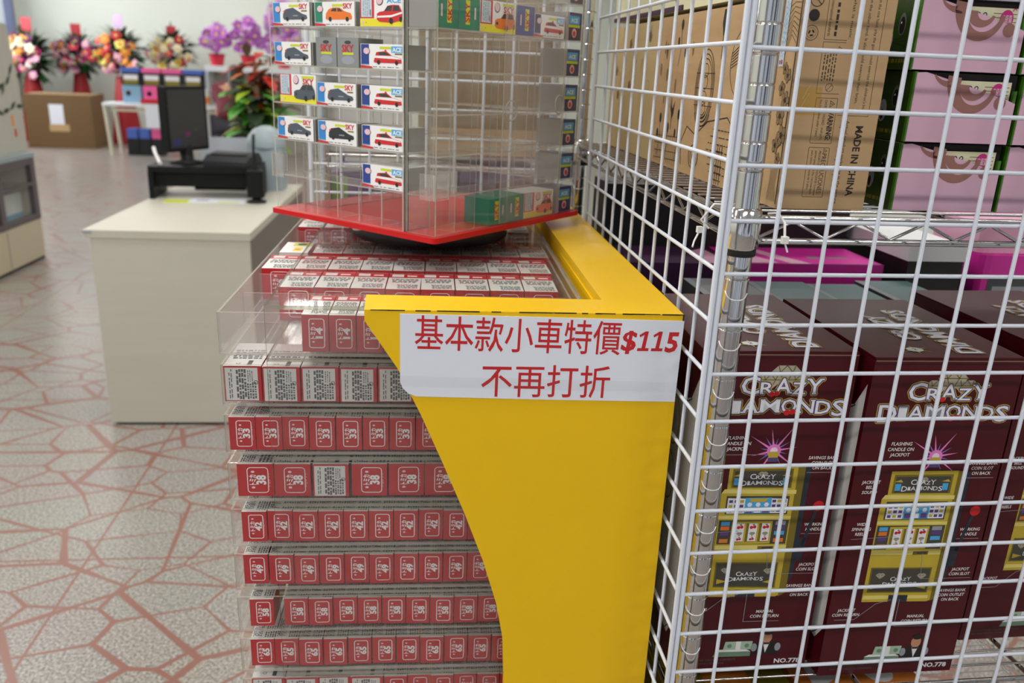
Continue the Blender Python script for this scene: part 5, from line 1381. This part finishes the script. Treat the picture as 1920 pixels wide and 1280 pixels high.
for i, (c1, lab) in enumerate((('toy_blue', 'blue carton box under the white table, the left of two'), ('toy_blue', 'blue carton box under the white table, the right of two'), ('toy_pink', 'pink carton box under the white table'))):
    mb = MB(); mb.box((0, 0, 0), (.15, .2, .23), 'pos_grey'); mb.rbox((0.005, 0.005, .23), (.145, .195, .36), .01, c1)
    tag(mb.build('box', loc=(-4.03 + .165 * i, 12.50, 0)), lab, 'box')
mb = MB(); mb.lathe([(.075, 0), (.09, .22), (.094, .225), (.085, .225)], 'tub_white', 20); mb.ball((0, -.07, .12), (.03, .02, .04), 'petal_orange', 8, 6)
tag(mb.build('tub', loc=(-2.73, 12.47, .712)), 'white printed tub standing on the white table before the seated person', 'tub')
mb = MB(); mb.box((-.05, -.05, 0), (.05, .05, .22), 'off_white', z1='tub_white'); mb.box((-.051, -.051, .03), (.051, .051, .12), 'orange_card')
tag(mb.build('toy_box', loc=(-2.90, 12.41, .712)), 'orange and white toy box on the white table, beside the white tub', 'toy box')

ct = thing('shipping_carton', 'big brown shipping carton with a white label, on the floor before the flower stands', 'carton', (-5.60, 13.10, 0), R(4))
mb = MB(); mb.box((0, 0, 0), (.90, .70, .757), 'carton', z1='carton_side', x1='carton_side'); mb.build('body', ct)
mb = MB(); mb.box((.33, -.003, .34), (.52, 0, .62), 'paper'); mb.build('label', ct)
mb = MB(); mb.box((.31, -.0015, .24), (.58, .0, .34), 'kraft'); mb.build('tape', ct)
mb = MB(); mb.box((-.002, .32, .7572), (.902, .38, .7585), 'kraft'); mb.build('tape', ct)

# seated person beyond the plant
pe = thing('person', 'person with long black hair in a dark red jacket, seated leaning over the white table', 'person', (-2.38, 11.75, 0), R(0))
def skin_body(name, chains, parent, mt):
    vs, es, rs_ = [], [], []
    for ch in chains:
        pv = None
        for (x, y, z, r) in ch:
            k = next((i for i, v in enumerate(vs) if (Vector(v) - Vector((x, y, z))).length < 1e-5), None)
            if k is None: vs.append((x, y, z)); rs_.append(r); k = len(vs) - 1
            if pv is not None: es.append((pv, k))
            pv = k
    me = bpy.data.meshes.new(name); me.from_pydata(vs, es, []); me.materials.append(M[mt])
    o = bpy.data.objects.new(name, me); COL.objects.link(o); o.parent = parent
    md = o.modifiers.new('skin', 'SKIN'); md.use_smooth_shade = True
    for i, r in enumerate(rs_):
        me.skin_vertices[0].data[i].radius = (r, r)
    me.skin_vertices[0].data[0].use_root = True
    sb = o.modifiers.new('sub', 'SUBSURF'); sb.levels = 2; sb.render_levels = 2
    return o
hip, ch, nk, hd = (-.12, 0, .52, .135), (-.06, .10, .92, .125), (-.02, .16, 1.05, .05), (.0, .20, 1.13, .085)
chains = [[hip, (-.10, .04, .72, .125), ch, nk, hd, (.01, .21, 1.19, .075)],
          [ch, (-.26, .12, .98, .062), (-.30, .34, .80, .045), (-.22, .56, .765, .034), (-.20, .66, .762, .028)],
          [ch, (.14, .10, .98, .062), (.18, .32, .80, .045), (.08, .55, .765, .034), (.04, .64, .762, .028)],
          [hip, (-.22, .06, .50, .085), (-.24, .42, .50, .065), (-.24, .42, .10, .045), (-.24, .55, .045, .035)],
          [hip, (.0, .06, .50, .085), (.0, .42, .50, .065), (.0, .42, .10, .045), (.0, .55, .045, .035)]]
skin_body('body', chains, pe, 'skin')
skin_body('jacket', [[(-.12, 0, .55, .150), (-.10, .04, .74, .140), (-.06, .10, .93, .138), (-.03, .145, 1.02, .075)],
                     [(-.06, .10, .93, .138), (-.26, .12, .98, .076), (-.30, .34, .80, .058), (-.23, .53, .768, .046)],
                     [(-.06, .10, .93, .138), (.14, .10, .98, .076), (.18, .32, .80, .058), (.09, .52, .768, .046)]], pe, 'jacket')
skin_body('trousers', [[(-.12, 0, .50, .145), (-.22, .06, .50, .098), (-.24, .42, .50, .078), (-.24, .425, .14, .060)],
                       [(-.12, 0, .50, .145), (.0, .06, .50, .098), (.0, .42, .50, .078), (.0, .425, .14, .060)]], pe, 'trousers')
mb = MB(); mb.ball((.0, .165, 1.165), (.108, .105, .115), 'hair', 16, 10); mb.tube([(.0, .12, 1.16), (.01, .06, 1.02), (.02, .02, .86)], [.10, .085, .05], 'hair', 12); mb.build('hair', pe)
mb = MB()
for x in (-.035, .035): mb.ball((x + .005, .278, 1.145), (.012, .008, .007), 'white', 8, 6); mb.ball((x + .005, .284, 1.145), .005, 'black', 6, 5)
mb.ball((.005, .290, 1.118), (.010, .014, .014), 'skin', 8, 6); mb.ball((.005, .276, 1.085), (.020, .008, .006), 'petal_red', 8, 6); mb.build('face', pe)
so_ = thing('stool', 'low black stool under the seated person', 'stool', (-2.50, 11.75, 0), 0)
mb = MB(); mb.lathe([(.15, .355), (.16, .365), (.16, .385), (.15, .395)], 'pos_black', 20); mb.build('seat', so_)
for x, y in ((-.1, -.1), (.1, -.1), (-.1, .1), (.1, .1)):
    mb = MB(); mb.tube([(x * 1.2, y * 1.2, 0), (x, y, .36)], .014, 'pos_black', 8); mb.build('leg', so_)

# ------------------------------------------------------------------ left: showcase and grey panel
sh = thing('showcase', 'cream low showcase with a dark framed window, at the left edge of the picture', 'showcase', (-3.20, 5.02, 0), R(-1.5))
W_, D_, H_ = .63, .98, .715
mb = MB(); mb.box((.02, .02, 0), (W_ - .005, D_ - .005, .020), 'black'); mb.build('plinth', sh)
mb = MB(); mb.box((0, 0, .020), (W_, D_, .275), 'case_cream'); mb.box((W_ - .0005, .50, .03), (W_ + .001, .506, .262), 'counter_side'); mb.build('base', sh)
mb = MB(); mb.rbox((-.01, -.01, H_ - .03), (W_ + .012, D_ + .012, H_), .02, 'device_grey'); mb.build('top', sh)
mb = MB(); mb.box((0, 0, .275), (.02, D_, H_ - .03), 'case_cream'); mb.box((.02, D_ - .02, .275), (W_ - .03, D_, H_ - .03), 'case_cream'); mb.box((.02, 0, .275), (W_ - .03, .02, H_ - .03), 'case_cream'); mb.build('wall_panel', sh)
mb = MB()
for y0, y1 in ((0, .05), (.46, .52), (D_ - .06, D_)): mb.box((W_ - .03, y0, .275), (W_ + .004, y1, H_ - .03), 'case_frame')
for z0, z1 in ((.275, .315), (H_ - .075, H_ - .03), (.505, .525)): mb.box((W_ - .03, .0, z0), (W_ + .003, D_, z1), 'case_frame')
mb.build('window_frame', sh)
mb = MB(); mb.box((W_ - .016, .05, .315), (W_ - .012, D_ - .06, H_ - .075), 'glass'); mb.build('pane', sh)
mb = MB(); mb.box((.05, .05, .508), (W_ - .04, D_ - .05, .516), 'case_frame'); mb.build('shelf', sh)
mb = MB(); mb.box((0, 0, 0), (.30, .34, .05), 'case_blue'); mb.box((0, 0, .05), (.30, .34, .185), 'tub_white')
tag(mb.build('toy_box', loc=(-2.94, 5.60, .277), rz=R(-1.5)), 'white toy box with a blue foot, in the lower part of the showcase', 'toy box')
for (y, m1, lab) in ((5.58, 'device_grey', 'pale round trinket on the showcase shelf'), (5.78, 'olive_card', 'olive round trinket on the showcase shelf')):
    mb = MB(); mb.lathe([(.02, 0), (.055, .01), (.06, .05), (.03, .075), (.004, .08)], m1, 16)
    tag(mb.build('trinket', loc=(-2.74, y, .5165)), lab, 'trinket')
gp = thing('painted_backdrop_board', 'tall grey wood-grain board with painted leaves, standing on the showcase', 'board', (-2.66, 5.10, .7155), R(-1.5))
mb = MB(); mb.prism([(0, 0), (.96, 0), (.97, .10), (.965, .45), (.93, .60), (.90, .80), (0, .82)], 0, 0, .03, 'panel_grey'); mb.build('board', gp)
mb = MB(); F = Face(mb, (.030, 0, 0), (0, 1, 0), (0, 0, 1), .0008)
for (x, y, a) in ((.78, .42, 40), (.72, .36, 60), (.66, .40, 20), (.84, .48, 50), (.70, .26, 10), (.80, .27, 30), (.88, .29, 0), (.62, .28, -20), (.58, .34, 70)):
    F.poly([(x, y), (x + .05 * math.cos(R(a)) - .018 * math.sin(R(a)), y + .05 * math.sin(R(a)) + .018 * math.cos(R(a))), (x + .11 * math.cos(R(a)), y + .11 * math.sin(R(a))), (x + .05 * math.cos(R(a)) + .018 * math.sin(R(a)), y + .05 * math.sin(R(a)) - .018 * math.cos(R(a)))], 'foliage', 1)
F.rect(.80, .17, .83, .24, 'petal_orange', 1); F.rect(.82, .10, .85, .15, 'car_red', 1); F.rect(.54, .02, .58, .10, 'car_red', 1); mb.build('painted_leaves', gp)
